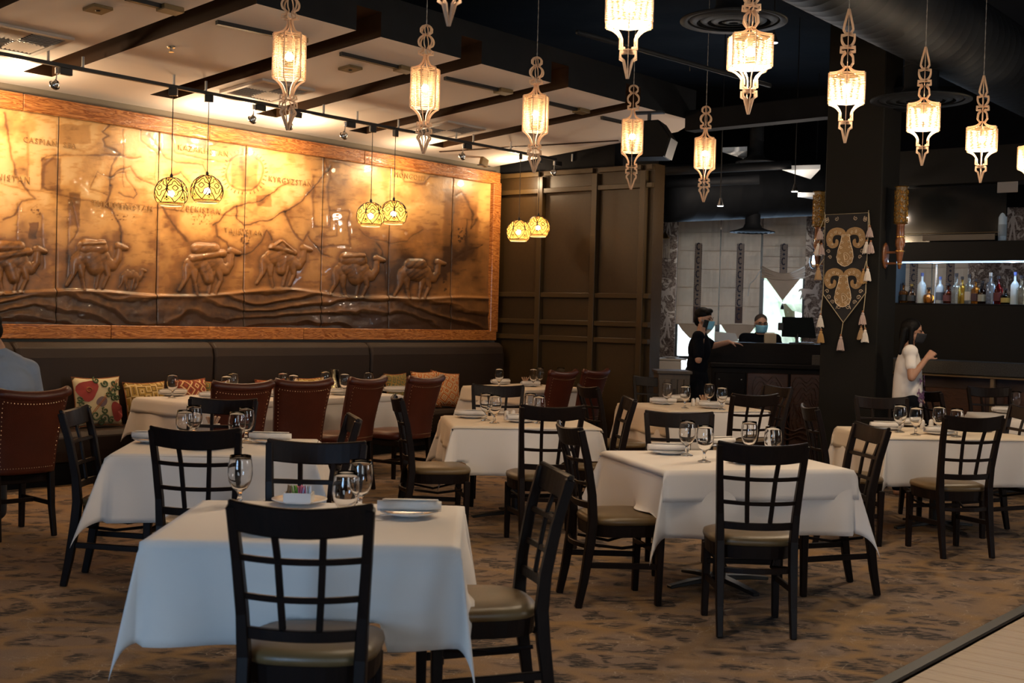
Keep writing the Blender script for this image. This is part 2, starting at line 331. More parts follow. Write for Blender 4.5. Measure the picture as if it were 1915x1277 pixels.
# ================================================================== MURAL
NM=E_*1.0                                   # mural faces -D2
C1A,C1B,ZB,ZT=4.35,12.11,1.385,3.295
MO=P(0,10.40)
def mural_build():
    cam_=np.array([0,0,CAMZ]); f=np.array(Fw);r=np.array(Rr);u=np.array(Uu); d1=np.array(D1); mo=np.array(MO)
    def proj(c1,z):
        p=mo[None,None,:]+d1*c1[...,None]; p=p.copy(); p[...,2]+=z; v=p-cam_; dz=v@f
        return 957.5+F*(v@r)/dz, 638.5-F*(v@u)/dz
    nz=250
    seams_px=[-130,104,292,455,600,726,843]
    seams=[]
    for s in seams_px:
        q=onplane(s,450,D2,MO); seams.append(q.dot(D1))
    seams=[C1A]+[s for s in seams if C1A+.2<s<C1B-.1]+[C1B]
    zz=np.linspace(ZB,ZT,nz)
    rng=np.random.RandomState(3)
    def vnoise(x,y,s,seed):
        rs=np.random.RandomState(seed); G=rs.rand(256,256); X=x/s;Y=y/s; xi=np.floor(X).astype(int);yi=np.floor(Y).astype(int); fx=X-xi;fy=Y-yi; fx=fx*fx*(3-2*fx);fy=fy*fy*(3-2*fy)
        g=lambda a,b:G[a%256,b%256]
        return (g(xi,yi)*(1-fx)+g(xi+1,yi)*fx)*(1-fy)+(g(xi,yi+1)*(1-fx)+g(xi+1,yi+1)*fx)*fy
    def fbm(x,y,s,seed): return sum(vnoise(x,y,s/2**k,seed+k)*.5**k for k in range(4))/1.875
    lines=[ # (points, width, darkness)
     ([(192,222),(205,232),(196,240),(190,246),(200,255),(190,262),(195,275),(210,282),(222,290),(215,298),(207,312),(204,328),(206,345)],2.2,.55),
     ([(206,330),(225,318),(240,310),(252,325),(262,335),(276,342),(292,350),(305,352),(312,335),(325,325),(335,322),(345,332),(352,342)],1.6,.5),
     ([(206,345),(203,370),(197,385),(206,392),(214,405),(220,420),(226,435),(222,460)],2.4,.55),
     ([(204,328),(178,320),(165,352),(200,362)],1.4,.4),([(206,330),(232,322),(240,345),(255,365),(250,372),(232,368),(218,360)],1.4,.45),
     ([(5,210),(15,260),(30,330),(55,362),(65,372),(38,375),(25,400),(5,412)],2.4,.5),([(0,345),(40,352),(100,362),(150,375),(290,388),(460,405)],1.2,.3),
     ([(50,250),(50,340)],3.0,.25),([(75,300),(85,290),(130,288),(210,292),(260,296)],2,.4),([(228,242),(228,350)],1.1,.35),
     ([(125,375),(125,520)],2.0,.25),([(75,400),(80,500)],2.5,.25),([(30,380),(30,470)],2.0,.25),
     ([(262,235),(262,262),(275,275),(292,290),(300,270)],1.5,.4),([(275,250),(290,272),(310,295),(330,305),(355,308),(375,310),(385,325),(395,340)],2.3,.45),
     ([(320,250),(325,285),(345,292),(415,305),(430,300)],1.8,.3),([(338,252),(350,272),(380,275),(400,270),(402,255)],5,.18),
     ([(300,385),(315,410),(330,430),(345,450)],2.4,.5),([(395,420),(410,410),(425,395),(440,385),(470,380),(500,365),(520,350),(540,340)],1.3,.6),
     ([(441,385),(441,410),(455,420),(480,416),(500,412),(520,400),(530,398)],1.2,.6),([(530,398),(560,380),(575,360),(590,345),(600,330),(615,310)],1.2,.6),
     ([(400,420),(403,440),(422,452),(428,470),(440,480)],1.8,.45),([(530,398),(540,420),(555,445),(565,450),(575,435)],2.2,.45),
     ([(440,480),(470,470),(490,450),(498,430),(508,450)],1.6,.5),([(575,440),(590,460),(600,475),(612,480)],1.6,.5),
     ([(582,330),(583,425),(612,425),(612,335)],3.0,.34),([(612,395),(650,395),(651,460),(595,460)],2.4,.34),([(625,415),(630,440),(590,442)],2.4,.3),
     ([(722,330),(726,560)],9,.16),([(835,340),(833,560)],6,.14),([(845,380),(842,480),(868,485),(872,410)],2,.34),([(850,365),(860,360),(875,380),(885,400),(880,430),(890,410)],2.5,.4),
     ([(750,320),(755,340),(790,345),(800,330),(815,328)],2,.38),([(670,430),(690,445),(730,455),(760,450),(790,430)],1.2,.3),([(700,455),(712,470),(718,500),(720,540)],1.6,.35),
     ([(452,265),(450,300),(455,340),(450,385),(470,400),(490,372)],5,.25),([(600,250),(605,300),(612,330)],2.2,.35),([(615,300),(680,320),(720,300)],1.2,.3),
     ([(0,490),(30,470),(75,520)],1.4,.25),([(290,250),(290,600)],1.2,.2),([(830,500),(850,480),(870,470),(900,455)],1.5,.35),
     ([(108,285),(80,310),(78,350),(110,358)],3,.3),([(660,300),(700,306),(740,300)],1.2,.2),([(130,375),(145,430),(128,455)],2,.3)]
    blobs=[(93,325,17,28,.32),(137,392,10,30,.25),(455,322,22,26,.22),(60,432,8,14,.3),(365,262,16,14,.22),(700,300,60,10,.12),(135,250,30,16,.2),(600,290,30,30,.12),(860,420,30,60,.15),(490,375,12,10,.25)]
    camels=[(20,489,1.04,0),(173,483,1.02,1),(243,515,.46,2),(384,492,1.02,3),(524,484,.92,4),(660,504,.93,5),(778,509,.86,6)]
    def seg(x,y,a,b):
        ax,ay=a;bx,by=b;dx,dy=bx-ax,by-ay; t=np.clip(((x-ax)*dx+(y-ay)*dy)/(dx*dx+dy*dy+1e-6),0,1); return np.hypot(x-ax-t*dx,y-ay-t*dy),t
    def caps(x,y,a,b,ra,rb,h):
        d,t=seg(x,y,a,b); rr=ra+(rb-ra)*t; return np.where(d<rr,h*np.sqrt(np.clip(1-(d/rr)**2,0,1)),0), d-rr
    mats=[mural_mat()]
    root=thing('wall_mural','large golden relief mural of a map with camels crossing dunes in a timber frame','mural',MO+D1*8)
    inv=Matrix.Translation(-(MO+D1*8))
    for k in range(len(seams)-1):
        a,b=seams[k]+.004,seams[k+1]-.004; nx=max(30,int((b-a)*125)); cc=np.linspace(a,b,nx); C,Z=np.meshgrid(cc,zz,indexing='ij')
        x,y=proj(C,Z)
        jx=x+(fbm(x,y,22,5)-.5)*9; jy=y+(fbm(x,y,22,9)-.5)*9
        h=(fbm(x,y,60,20)-.5)*.006; dark=np.zeros_like(x)
        dark+=np.clip((fbm(x,y,40,31)-.47),0,1)*.8+np.clip((fbm(x,y,120,35)-.45),0,1)*.7+np.clip((fbm(x,y*3,14,41)-.56),0,1)*.5
        for pts,wd,dk in lines:
            xs=[p[0] for p in pts]; ys=[p[1] for p in pts]
            if min(xs)-20>x.max() or max(xs)+20<x.min(): continue
            dmin=np.full_like(x,1e9)
            for i in range(len(pts)-1): dmin=np.minimum(dmin,seg(jx,jy,pts[i],pts[i+1])[0])
            wob=.6+.8*vnoise(x,y,9,77)
            dark+=.62*dk*np.exp(-(dmin/(wd*.8*wob))**2)+.22*dk*np.exp(-(dmin/(wd*4.5))**2); h-=.0015*np.exp(-(dmin/wd)**2)
        for bx,by,rx,ry,dk in blobs:
            q=np.maximum(np.abs(jx-bx)/rx,np.abs(jy-by)/ry); dark+=dk*np.clip(1.15-q,0,.15)/.15*.9
        # sun disc with rays
        rr=np.hypot(jx-455,jy-322); dark+=.3*np.exp(-((rr-34)/2)**2); th=np.arctan2(y-322,x-455)
        dark+=.35*((rr>37)&(rr<43)&(np.cos(th*34)>.72))
        # small lettered picture motifs
        for mx,my,mw,mh in ((228,408,22,7),(375,410,20,10),(455,445,10,18),(862,440,8,14),(830,525,4,22),(65,392,9,10)):
            inb=(np.abs(x-mx)<mw)&(np.abs(y-my)<mh); dark+=inb*np.clip(vnoise(x,y,2.6,88)-.55,0,1)*1.3
        xk=np.arange(-200,1000,20); yk=np.interp(xk,[-200,20,110,175,290,385,450,525,590,660,720,780,850,920],[548,547,541,542,552,552,545,536,545,557,553,559,553,557]); yk=np.convolve(np.pad(yk,2,mode='edge'),[.1,.2,.4,.2,.1],'valid'); yd=np.interp(x,xk,yk)
        out=np.full_like(x,60.)
        for cx,cy,s,var in camels:
            if cx+90<x.min() or cx-90>x.max(): continue
            X=(x-cx)/s;Y=(y-cy)/s
            parts=[((-20,-2),(16,0),16,15,.034),((-28,6),(-30,2),13,12,.03),((16,4),(34,14),15,9,.03),((34,14),(44,2),8.5,6.5,.026),((44,2),(46,-18),6.5,5.5,.026),((45,-22),(60,-18),7,4,.03),
                   ((-34,8),(-38,30),10,4.5,.026),((-38,30),(-50,50),4.2,2.8,.022),((-24,14),(-22,34),9,4,.03),((-22,34),(-18,56),3.6,3,.026),((22,12),(26,32),8,4.2,.03),((26,32),(16,54),3.8,3,.026),((12,14),(8,34),7,3.5,.024),((8,34),(4,54),3.2,2.6,.02)]
            if var==2: parts+= [((-14,-16),(-14,-10),8,9,.034),((8,-14),(8,-8),8,9,.034)]
            elif var in (1,5): parts+=[((-16,-20),(12,-18),15,14,.044),((-2,-2),(4,16),20,16,.042),((-22,-26),(18,-28),6,5,.05)]
            elif var==3 or var==0: parts+=[((-18,-26),(14,-26),11,10,.046),((-26,-8),(30,-18),8,7,.05),((-4,4),(4,30),13,10,.04)]
            elif var==4: parts+=[((-18,-24),(26,-12),7,6,.05),((0,-30),(2,-14),9,13,.042),((-22,-22),(-2,-36),4,3,.05),((0,-36),(26,-14),3,3,.05),((0,0),(0,24),16,10,.04)]
            else: parts+=[((-16,-16),(8,-16),13,13,.046),((-10,0),(2,4),18,16,.042)]
            dm=np.full_like(x,1e9); hh=np.zeros_like(x)
            for p in parts:
                q,d=caps(X,Y,*p); hh=np.maximum(hh,q); dm=np.minimum(dm,d)
            h=np.where(hh>0,np.maximum(h,0)*.3+hh*.62*min(1,s*1.0),h); out=np.minimum(out,dm*s)
            inside=dm<0; dark=np.where(inside,dark*.4+.20+.25*np.clip((vnoise(x,y,5,99)-.5),0,1),dark)
            if var in (1,3,4,5,6,0):
                pk=inside&(np.hypot(X+2,Y+8)<26); dark=np.where(pk,dark+.09*(np.sin((X*.7+Y*1.1+6*vnoise(x,y,20,55))*.5)>.35)+.06,dark)
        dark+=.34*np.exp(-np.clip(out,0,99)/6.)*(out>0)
        # dunes
        du=np.clip((y-yd)/6.,0,1); t=(y-yd)
        wx=x+60*(fbm(x,y*2.5,150,61)-.5); wv=vnoise(x,y,130,62)
        ph=t/24.+.75*np.sin(wx/95.+t/60.)+.5*np.sin(wx/58.+2-t/45.)*wv*2+.6*np.sin(wx/210.+1)+2.6*(fbm(x,y*2,120,60)-.5)
        ridge=(ph%1.0); prof=np.where(ridge<.72,(ridge/.72)**1.4,(1-ridge)/.28); prof=prof*(.45+.8*vnoise(x,y,70,63))
        h=h*(1-du)+du*(.010+.020*np.clip(prof,0,1.3)+.005*(fbm(x,y,12,70)-.5))
        h+= .018*np.exp(-((y-yd-2)/3.)**2)
        dark=dark*(1-du)+du*(.60+.24*np.clip((y-555)/60.,0,1)+.30*(.8-prof)+.2*(fbm(x,y,9,71)-.5))  # dunes brown deeper downward: staining and painted light falloff together
        # brown gradient towards the dunes: staining with light falloff painted in
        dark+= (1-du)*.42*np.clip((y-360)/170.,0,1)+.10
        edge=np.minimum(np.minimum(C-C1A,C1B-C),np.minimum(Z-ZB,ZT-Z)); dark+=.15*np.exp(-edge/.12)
        sedge=np.minimum(C-a,b-C); h-=.004*np.exp(-(sedge/.006)); dark+=.06*np.exp(-(sedge/.010))
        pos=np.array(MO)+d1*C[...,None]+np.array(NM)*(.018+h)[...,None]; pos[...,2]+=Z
        me=bpy.data.meshes.new('mural_panel'); nv=nx*nz; me.vertices.add(nv); me.vertices.foreach_set('co',pos.reshape(-1).astype(np.float32))
        I=np.arange(nv).reshape(nx,nz); quads=np.stack([I[:-1,:-1],I[1:,:-1],I[1:,1:],I[:-1,1:]],-1).reshape(-1)
        nf=len(quads)//4; me.loops.add(len(quads)); me.loops.foreach_set('vertex_index',quads); me.polygons.add(nf)
        me.polygons.foreach_set('loop_start',np.arange(nf)*4); me.polygons.foreach_set('loop_total',np.full(nf,4)); me.update(calc_edges=True); me.validate()
        at=me.attributes.new('stain_falloff','FLOAT','POINT'); at.data.foreach_set('value',np.clip(dark,0,1.2).reshape(-1).astype(np.float32))
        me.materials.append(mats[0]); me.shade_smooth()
        o=link('mural_panel',me,root); o.matrix_parent_inverse=inv
    # lettering (flat painted print on the panels)
    for txt,px,py,sz in (('CASPIAN  SEA',90,272,.085),('TURKMENISTAN',227,390,.095),('UZBEKISTAN',368,397,.10),('KAZAKHSTAN',378,287,.10),('KYRGYZSTAN',540,344,.10),('TAJIKISTAN',453,438,.10),('MONGOLIA',765,335,.11),('AFGHANISTAN',-8,336,.095)):
        cu=bpy.data.curves.new('lettering','FONT'); cu.body=txt; cu.size=sz*.80; cu.align_x='CENTER'; cu.extrude=.0025; cu.space_character=1.25; cu.resolution_u=2
        tmp=bpy.data.objects.new('t',cu); COL.objects.link(tmp); dg=bpy.context.evaluated_depsgraph_get(); me=bpy.data.meshes.new_from_object(tmp.evaluated_get(dg)); bpy.data.objects.remove(tmp)
        me.materials.clear(); me.materials.append(mat('map_ink',(.34,.18,.06),.6)); 
        o=link('lettering',me,root); p=onplane(px,py,D2,MO)+NM*.030
        M4=Matrix((D1,Vector((0,0,1)),NM)).transposed().to_4x4(); M4.translation=p; o.matrix_basis=M4; o.matrix_parent_inverse=inv
    # timber frame
    Mf=wood('orange_pine',(.17,.048,.009),(.42,.165,.04),.25,(.8,1,8),2.0,1.6,coat=.4,bump=.4,ring=True)
    def rail(name,p,q,w_,ref):
        mb=MB(); mb.bar([p,q],w_,.06,ref) ; return mb
    zf=ZT+.07
    def frpart(c1a,c1b,z,hh):
        o=MB().box((0,0,0),(c1b-c1a,.07,hh)).obj('frame_rail',Mf,root,bevel=.006); o.matrix_parent_inverse=inv
        o.matrix_basis=Matrix.Translation(P((c1a+c1b)/2,10.36,z))@Matrix.Rotation(ANG1,4,'Z'); return o
    js=[C1A-.1]+[onplane(p,200,D2,MO).dot(D1) for p in (36,385,676)]+[C1B+.10]
    for i in range(len(js)-1): frpart(js[i]+.002,js[i+1]-.002,ZT+.065,.15)
    js=[C1A-.1]+[onplane(p,620,D2,MO).dot(D1) for p in (200,560)]+[C1B+.10]
    for i in range(len(js)-1): frpart(js[i]+.002,js[i+1]-.002,ZB-.055,.13)
    o=MB().box((0,0,0),(.15,.075,ZT-ZB+.02)).obj('frame_stile',Mf,root,bevel=.006); o.matrix_basis=Matrix.Translation(P(C1B+.045,10.36,(ZT+ZB)/2))@Matrix.Rotation(ANG1,4,'Z'); o.matrix_parent_inverse=inv
    return root
def mural_mat():
    M=mat('mural_plaster',(.7,.5,.25),.36,coat=.18); nt=M.node_tree; b=nt.nodes['Principled BSDF']; L=nt.links.new
    a=nt.nodes.new('ShaderNodeAttribute'); a.attribute_name='stain_falloff'
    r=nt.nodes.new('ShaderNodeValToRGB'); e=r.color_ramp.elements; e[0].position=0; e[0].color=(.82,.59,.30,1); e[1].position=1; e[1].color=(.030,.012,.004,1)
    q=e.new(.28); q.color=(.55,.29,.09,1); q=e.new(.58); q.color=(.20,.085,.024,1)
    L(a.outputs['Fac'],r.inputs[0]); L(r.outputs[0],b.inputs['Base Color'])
    n=nt.nodes.new('ShaderNodeTexNoise'); n.inputs['Scale'].default_value=14; n.inputs['Detail'].default_value=6; L(nt.nodes['Texture Coordinate'].outputs['Object'],n.inputs[0])
    bp=nt.nodes.new('ShaderNodeBump'); bp.inputs['Strength'].default_value=.25; bp.inputs['Distance'].default_value=.012; L(n.outputs['Fac'],bp.inputs['Height']); L(bp.outputs[0],b.inputs['Normal'])
    return M
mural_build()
# ================================================================== PANELLED WALL
M_panel=mat('olive_panel',(.030,.016,.0045),.42,spec=.35,noise=.1,nscale=30,bump=.15,bscale=120)
M_panelf=mat('olive_trim',(.040,.023,.007),.4,spec=.35)
PW0=P(12.33,10.46); PWL=(onplane(1221,450,D1,PW0)-PW0).dot(E_); PWH=3.44
ns=-D1                                        # faces back towards the room
core=MB(); q=[PW0,PW0+E_*PWL,PW0+E_*PWL+D1*.22,PW0+D1*.22]
core.prism([(v.x,v.y) for v in q],PWH,(0,0,PWH/2),(1,0,0),(0,1,0)); wall_panel=core.obj('wall_panelled',M_panel); tag(wall_panel,kind='structure')
def pbox(t0,t1,z0,z1,th,name,m=M_panelf):
    c=PW0+E_*((t0+t1)/2)-D1*(th/2); o=MB().box((0,0,0),(t1-t0,th,z1-z0)).obj(name,m,wall_panel,bevel=.004)
    o.matrix_world=Matrix.Translation(c+Vector((0,0,(z0+z1)/2)))@Matrix.Rotation(math.atan2(E_.y,E_.x),4,'Z'); return o
def pt_px(px): p=onplane(px,450,D1,PW0); return (p-PW0).dot(E_)
sx=[pt_px(v) for v in (921,1014,1115)]
for i,t in enumerate(sx+[PWL-.12]): pbox(t-.04,t+.04,.12,PWH-.08,.075,'stile')
def pz(py,px=1065): return onplane(px,py,D1,PW0).z
for z in (PWH-.04,pz(355),pz(552),pz(603),pz(633),.1): 
    z=min(z,PWH-.04)
    for a,b in zip([0]+[s+.04 for s in sx+[PWL-.12]],[s-.04 for s in sx+[PWL-.12]]+[PWL]):
        if b-a>.02: pbox(a,b,z-.03,z+.03,.06,'rail')
pbox(0,PWL,0,.10,.05,'base_rail')
# dark bulkhead above the panelled wall
bk=MB(); q=[PW0+D1*.02,PW0+E_*(PWL-.6)+D1*.02,PW0+E_*(PWL-.6)+D1*.2,PW0+D1*.2]; bk.prism([(v.x,v.y) for v in q],.32,(0,0,PWH+.16),(1,0,0),(0,1,0)); tag(bk.obj('trim_1',M_blackm),kind='structure')
# ================================================================== CEILING CLOUD (slopes down to the mural wall)
def cz(c2): return 4.445-.088*c2
S0,S1=7.22,10.46; TH=.20
cloud=thing('ceiling_cloud',None,None,P(8,9,cz(9)))
cloud['kind']='structure'; cinv=Matrix.Translation(-P(8,9,cz(9)))
def slab(poly,z0off,z1off,name,mats,fn=None):
    mb=MB(); n=len(poly); vs=[P(a,b,cz(b)+z0off) for a,b in poly]+[P(a,b,cz(b)+z1off) for a,b in poly]
    fs=[tuple(range(n-1,-1,-1)),tuple(range(n,2*n))]+[(i,(i+1)%n,n+(i+1)%n,n+i) for i in range(n)]
    mb.add(vs,fs); 
    for i in range(len(fs)):
        if i==0: mb.mi[i]=0
        elif i==1: mb.mi[i]=1
        else:
            a,b=poly[i-2],poly[(i-1)%n]; mb.mi[i]=2 if (abs(a[1]-S0)<.01 and abs(b[1]-S0)<.01) or a[0]>11.5 else 1
    o=mb.obj(name,mats,cloud); o.matrix_parent_inverse=cinv; return o
cm=[M_white,M_brown,M_fascia]
RE=[5.73-1.25*1.0,5.73,6.99,8.23,9.51,10.76]; SW=.27; SE=10.01
for i in range(len(RE)-1): slab([(RE[i],S0),(RE[i+1]-SW,S0),(RE[i+1]-SW,SE),(RE[i],SE)],0,TH,'ceiling_panel',cm)
slab([(-6,S0),(RE[0]-SW,S0),(RE[0]-SW,SE),(-6,SE)],0,TH,'ceiling_panel',cm)
slab([(RE[-1],S0),(11.87,S0),(12.21,7.66),(12.21,SE),(RE[-1],SE)],0,TH,'ceiling_panel',cm)
slab([(-6,SE),(12.21,SE),(12.21,S1),(-6,S1)],0,TH,'ceiling_panel',cm)
slab([(-6,S0),(11.87,S0),(12.21,7.66),(12.21,S1),(-6,S1)],TH,TH+.14,'ceiling_backing',[M_brown,M_fascia,M_fascia])
# thin diagonal reveal
a=P(10.89,10.19,cz(10.19)-.004); b=P(12.07,8.39,cz(8.39)-.004); o=MB().bar([a,b],.05,.008,ref=(0,0,1)).obj('reveal_strip',M_brown,cloud); o.matrix_parent_inverse=cinv
NC=Vector((D2.x*.088,D2.y*.088,1)).normalized(); S2=(D2+Vector((0,0,-.088))).normalized()
CP0=P(8,9,cz(9))
def onc(px,py,off=0):
    return onplane(px,py,NC,CP0)-NC*off
def cframe(p): m=Matrix((D1,S2,D1.cross(S2))).transposed().to_4x4(); m.translation=p; return m    # local z = up
def cthing(name,label,cat,px,py,group=None,off=0):
    t=link(name,None); t.matrix_world=cframe(onc(px,py,off)); t.empty_display_size=.1; return tag(t,label,cat,group)
M_vent=mat('vent_paint',(.42,.37,.33),.6)
for px,py,lab in ((30,72,'white square ceiling air vent at the far left, in front of the first slot'),(500,168,'white ceiling air vent behind the first tall lantern'),(835,241,'white ceiling air vent between the two right hanging lanterns over the mural')):
    t=cthing('ceiling_vent',lab,'vent',px,py,'square ceiling vents')
    fr=MB()
    for s in (-1,1): fr.box((s*.29,0,-.012),(.05,.63,.024)); fr.box((0,s*.29,-.012),(.53,.05,.024))
    fr.obj('frame',M_vent,t,bevel=.004); MB().box((0,0,-.003),(.53,.53,.004)).obj('backing',M_black,t)
    sm=MB().box((0,0,0),(.25,.022,.004),Matrix.Rotation(.6,3,'X')).mesh('louvre',M_vent)
    for qx,qy,r in ((-1,1,0),(1,1,1),(1,-1,0),(-1,-1,1)):
        for i in range(7):
            o=link('louvre',sm,t); off=-.11+i*.036; o.location=(qx*.13,qy*.13+off,-.016) if r==0 else (qx*.13+off,qy*.13,-.016); o.rotation_euler=(0,0,0 if r==0 else PI/2)
M_bronze=mat('bronze_plate',(.13,.085,.035),.5)
for px,py,lab in ((183,14,'bronze square speaker plate on the ceiling at top left'),(655,126,'bronze square speaker plate on the ceiling right of the first lantern')):
    t=cthing('ceiling_plate',lab,'ceiling plate',px,py); MB().box((0,0,-.012),(.155,.155,.024)).obj('plate',M_bronze,t,bevel=.003); MB().lathe([(.012,-.03),(.02,-.024)],12).obj('sensor_eye',M_black,t)
for px,py,lab in ((320,87,'small chrome sprinkler head on the ceiling above the left globe lamps'),(812,188,'small chrome sprinkler head beside the second tall lantern')):
    t=cthing('sprinkler',lab,'sprinkler',px,py); MB().lathe([(.035,-.004),(.03,-.012),(.012,-.014),(.010,-.04)],16).obj('escutcheon',M_steel,t); MB().lathe([(.022,-.046),(.022,-.042)],12).obj('deflector',M_steel,t)
# short ceiling tracks near the fascia
for i,(x0,y0,x1,y1) in enumerate(((235,-8,325,14),(405,38,565,72),(637,97,765,128),(832,143,950,169),(985,180,1095,206),(1125,217,1225,240))):
    a=onc(x0,y0); b=onc(x1,y1); t=link('ceiling_track',None); t.matrix_world=cframe((a+b)/2); L_=(b-a).length; M3=cframe(Vector())
    ang=(M3.inverted()@(b-a)); rz=math.atan2(ang.y,ang.x)
    tag(t,['short dark ceiling track cut by the top edge of the picture','short dark ceiling track left of the first tall lantern','short dark ceiling track left of the second tall lantern','short dark ceiling track left of the third tall lantern','short dark ceiling track right of the third tall lantern','short dark ceiling track above the loudspeaker'][i],'track',group='short ceiling tracks')
    R=Matrix.Rotation(rz,3,'Z')
    MB().box((0,0,-.016),(L_,.035,.032),R).obj('rail',M_black,t); MB().box(R@Vector((L_*.42,0,-.022)),(.17,.11,.04),R).obj('feed_box',M_bronze,t,bevel=.003)
# ================================================================== TRACK WITH SPOTS AND GLOBE PENDANTS
TC=9.27; 
def tpt(px): # track point for pixel column
    py=99.5+.1895*px; p=onplane(px,py,D2,P(0,TC)); return p.dot(D1)
TZ=cz(TC)-.105
track=thing('light_track','long black lighting track hung in front of the mural','track',P(8,TC,TZ)); tinv=Matrix.Translation(-P(8,TC,TZ))
o=MB().bar([P(-2,TC,TZ),P(12.0,TC,TZ)],.036,.030).obj('rail',M_black,track); o.matrix_parent_inverse=tinv
for px in (90,155,325,385,605,668,745,853,885,955,1070):
    c=tpt(px); o=MB().tube([P(c,TC,TZ+.015),P(c,TC,cz(TC))],.012,10).obj('stem',mat('grey_stem',(.35,.34,.33),.4,metal=.6),track); o.matrix_parent_inverse=tinv
WARM=(1,.68,.36)
spx=[-700,-420,-180,113,480,548,650,870,1040]
labs=['chrome track spotlight well outside the left picture edge','chrome track spotlight outside the left picture edge','chrome track spotlight just outside the left picture edge','chrome spotlight on the track at far left','left one of the two spotlights beside the first lantern tip','right one of the two spotlights beside the first lantern tip','chrome spotlight just left of the middle globe lamps','chrome spotlight between the second and third tall lanterns','chrome spotlight at the far end of the track, above the panelled wall']
for px,lb in zip(spx,labs):
    c=tpt(px) if px>-200 else tpt(113)-.1-(.9 if px==-420 else 2.0 if px==-700 else 0)
    if px==-180: c=tpt(113)-.8
    t=thing('track_spotlight',lb,'spotlight',P(c,TC,TZ-.015),ANG1)
    MB().box((.045,0,-.03),(.11,.04,.055)).obj('adapter',M_black,t,bevel=.003)
    MB().lathe([(.016,-.06),(.016,-.01)],12,(-.03,0,0)).obj('knuckle',M_steel,t)
    MB().tube([(-.03,0,-.05),(-.03,.01,-.10),(-.05,.02,-.125)],.004,6).obj('cable',M_black,t)
    MB().tube([(-.03,0,-.05),(-.035,0,-.13)],.005,6).obj('arm',M_steel,t)
    ax=Vector((-.15,.75,-.62)).to_track_quat('Z','Y').to_matrix()
    MB().lathe([(.012,-.045),(.022,-.04),(.036,-.005),(.040,.012),(.038,.016)],18,(-.05,.0,-.155),ax=ax).obj('reflector',M_steel,t,smooth=True)
    MB().lathe([(.001,.016),(.034,.016),(.034,.018),(.001,.019)],16,(-.05,.0,-.155),ax=ax).obj('lens',mat('spot_lens',(1,.85,.6),.2,emit=(1,.72,.4),es=6),t)
    MB().tube([Vector((-.05,0,-.155))+ax@Vector((.043*math.cos(a),.043*math.sin(a),.0)) for a in [2*PI*i/16 for i in range(16)]],.004,6,closed=True).obj('yoke',M_black,t)
    tgt=P(c-.15,10.38,2.55); lp=P(c-.05,TC+.05,TZ-.17)
    l=lamp('mural_spot',lp+ (tgt-lp).normalized()*.05,82,WARM,.03,None,'SPOT',spot_size=1.75,spot_blend=.9); l.rotation_euler=(tgt-lp).to_track_quat('-Z','Y').to_euler()
    lamp('spot_spill',P(c,TC+.66,TZ-.22),30.0,(1,.74,.46),.04)
def globe_mat():
    M=mat('painted_globe',(.6,.4,.15),.3); nt=M.node_tree; b=nt.nodes['Principled BSDF']; L=nt.links.new
    b.inputs['Base Color'].default_value=(.55,.28,.06,1)
    tr=nt.nodes.new('ShaderNodeBsdfTranslucent'); tr.inputs[0].default_value=(1.0,.50,.12,1); mx=nt.nodes.new('ShaderNodeMixShader'); mx.inputs[0].default_value=.75
    L(b.outputs[0],mx.inputs[1]); L(tr.outputs[0],mx.inputs[2]); tp_=nt.nodes.new('ShaderNodeBsdfTransparent'); m2=nt.nodes.new('ShaderNodeMixShader'); m2.inputs[0].default_value=.12; L(mx.outputs[0],m2.inputs[1]); L(tp_.outputs[0],m2.inputs[2]); L(m2.outputs[0],nt.nodes['Material Output'].inputs[0]); return M
M_globe=globe_mat(); M_ink=mat('black_enamel',(.02,.010,.004),.4); M_bulb=mat('warm_bulb',(1,.8,.5),.3,emit=(1,.80,.50),es=160)
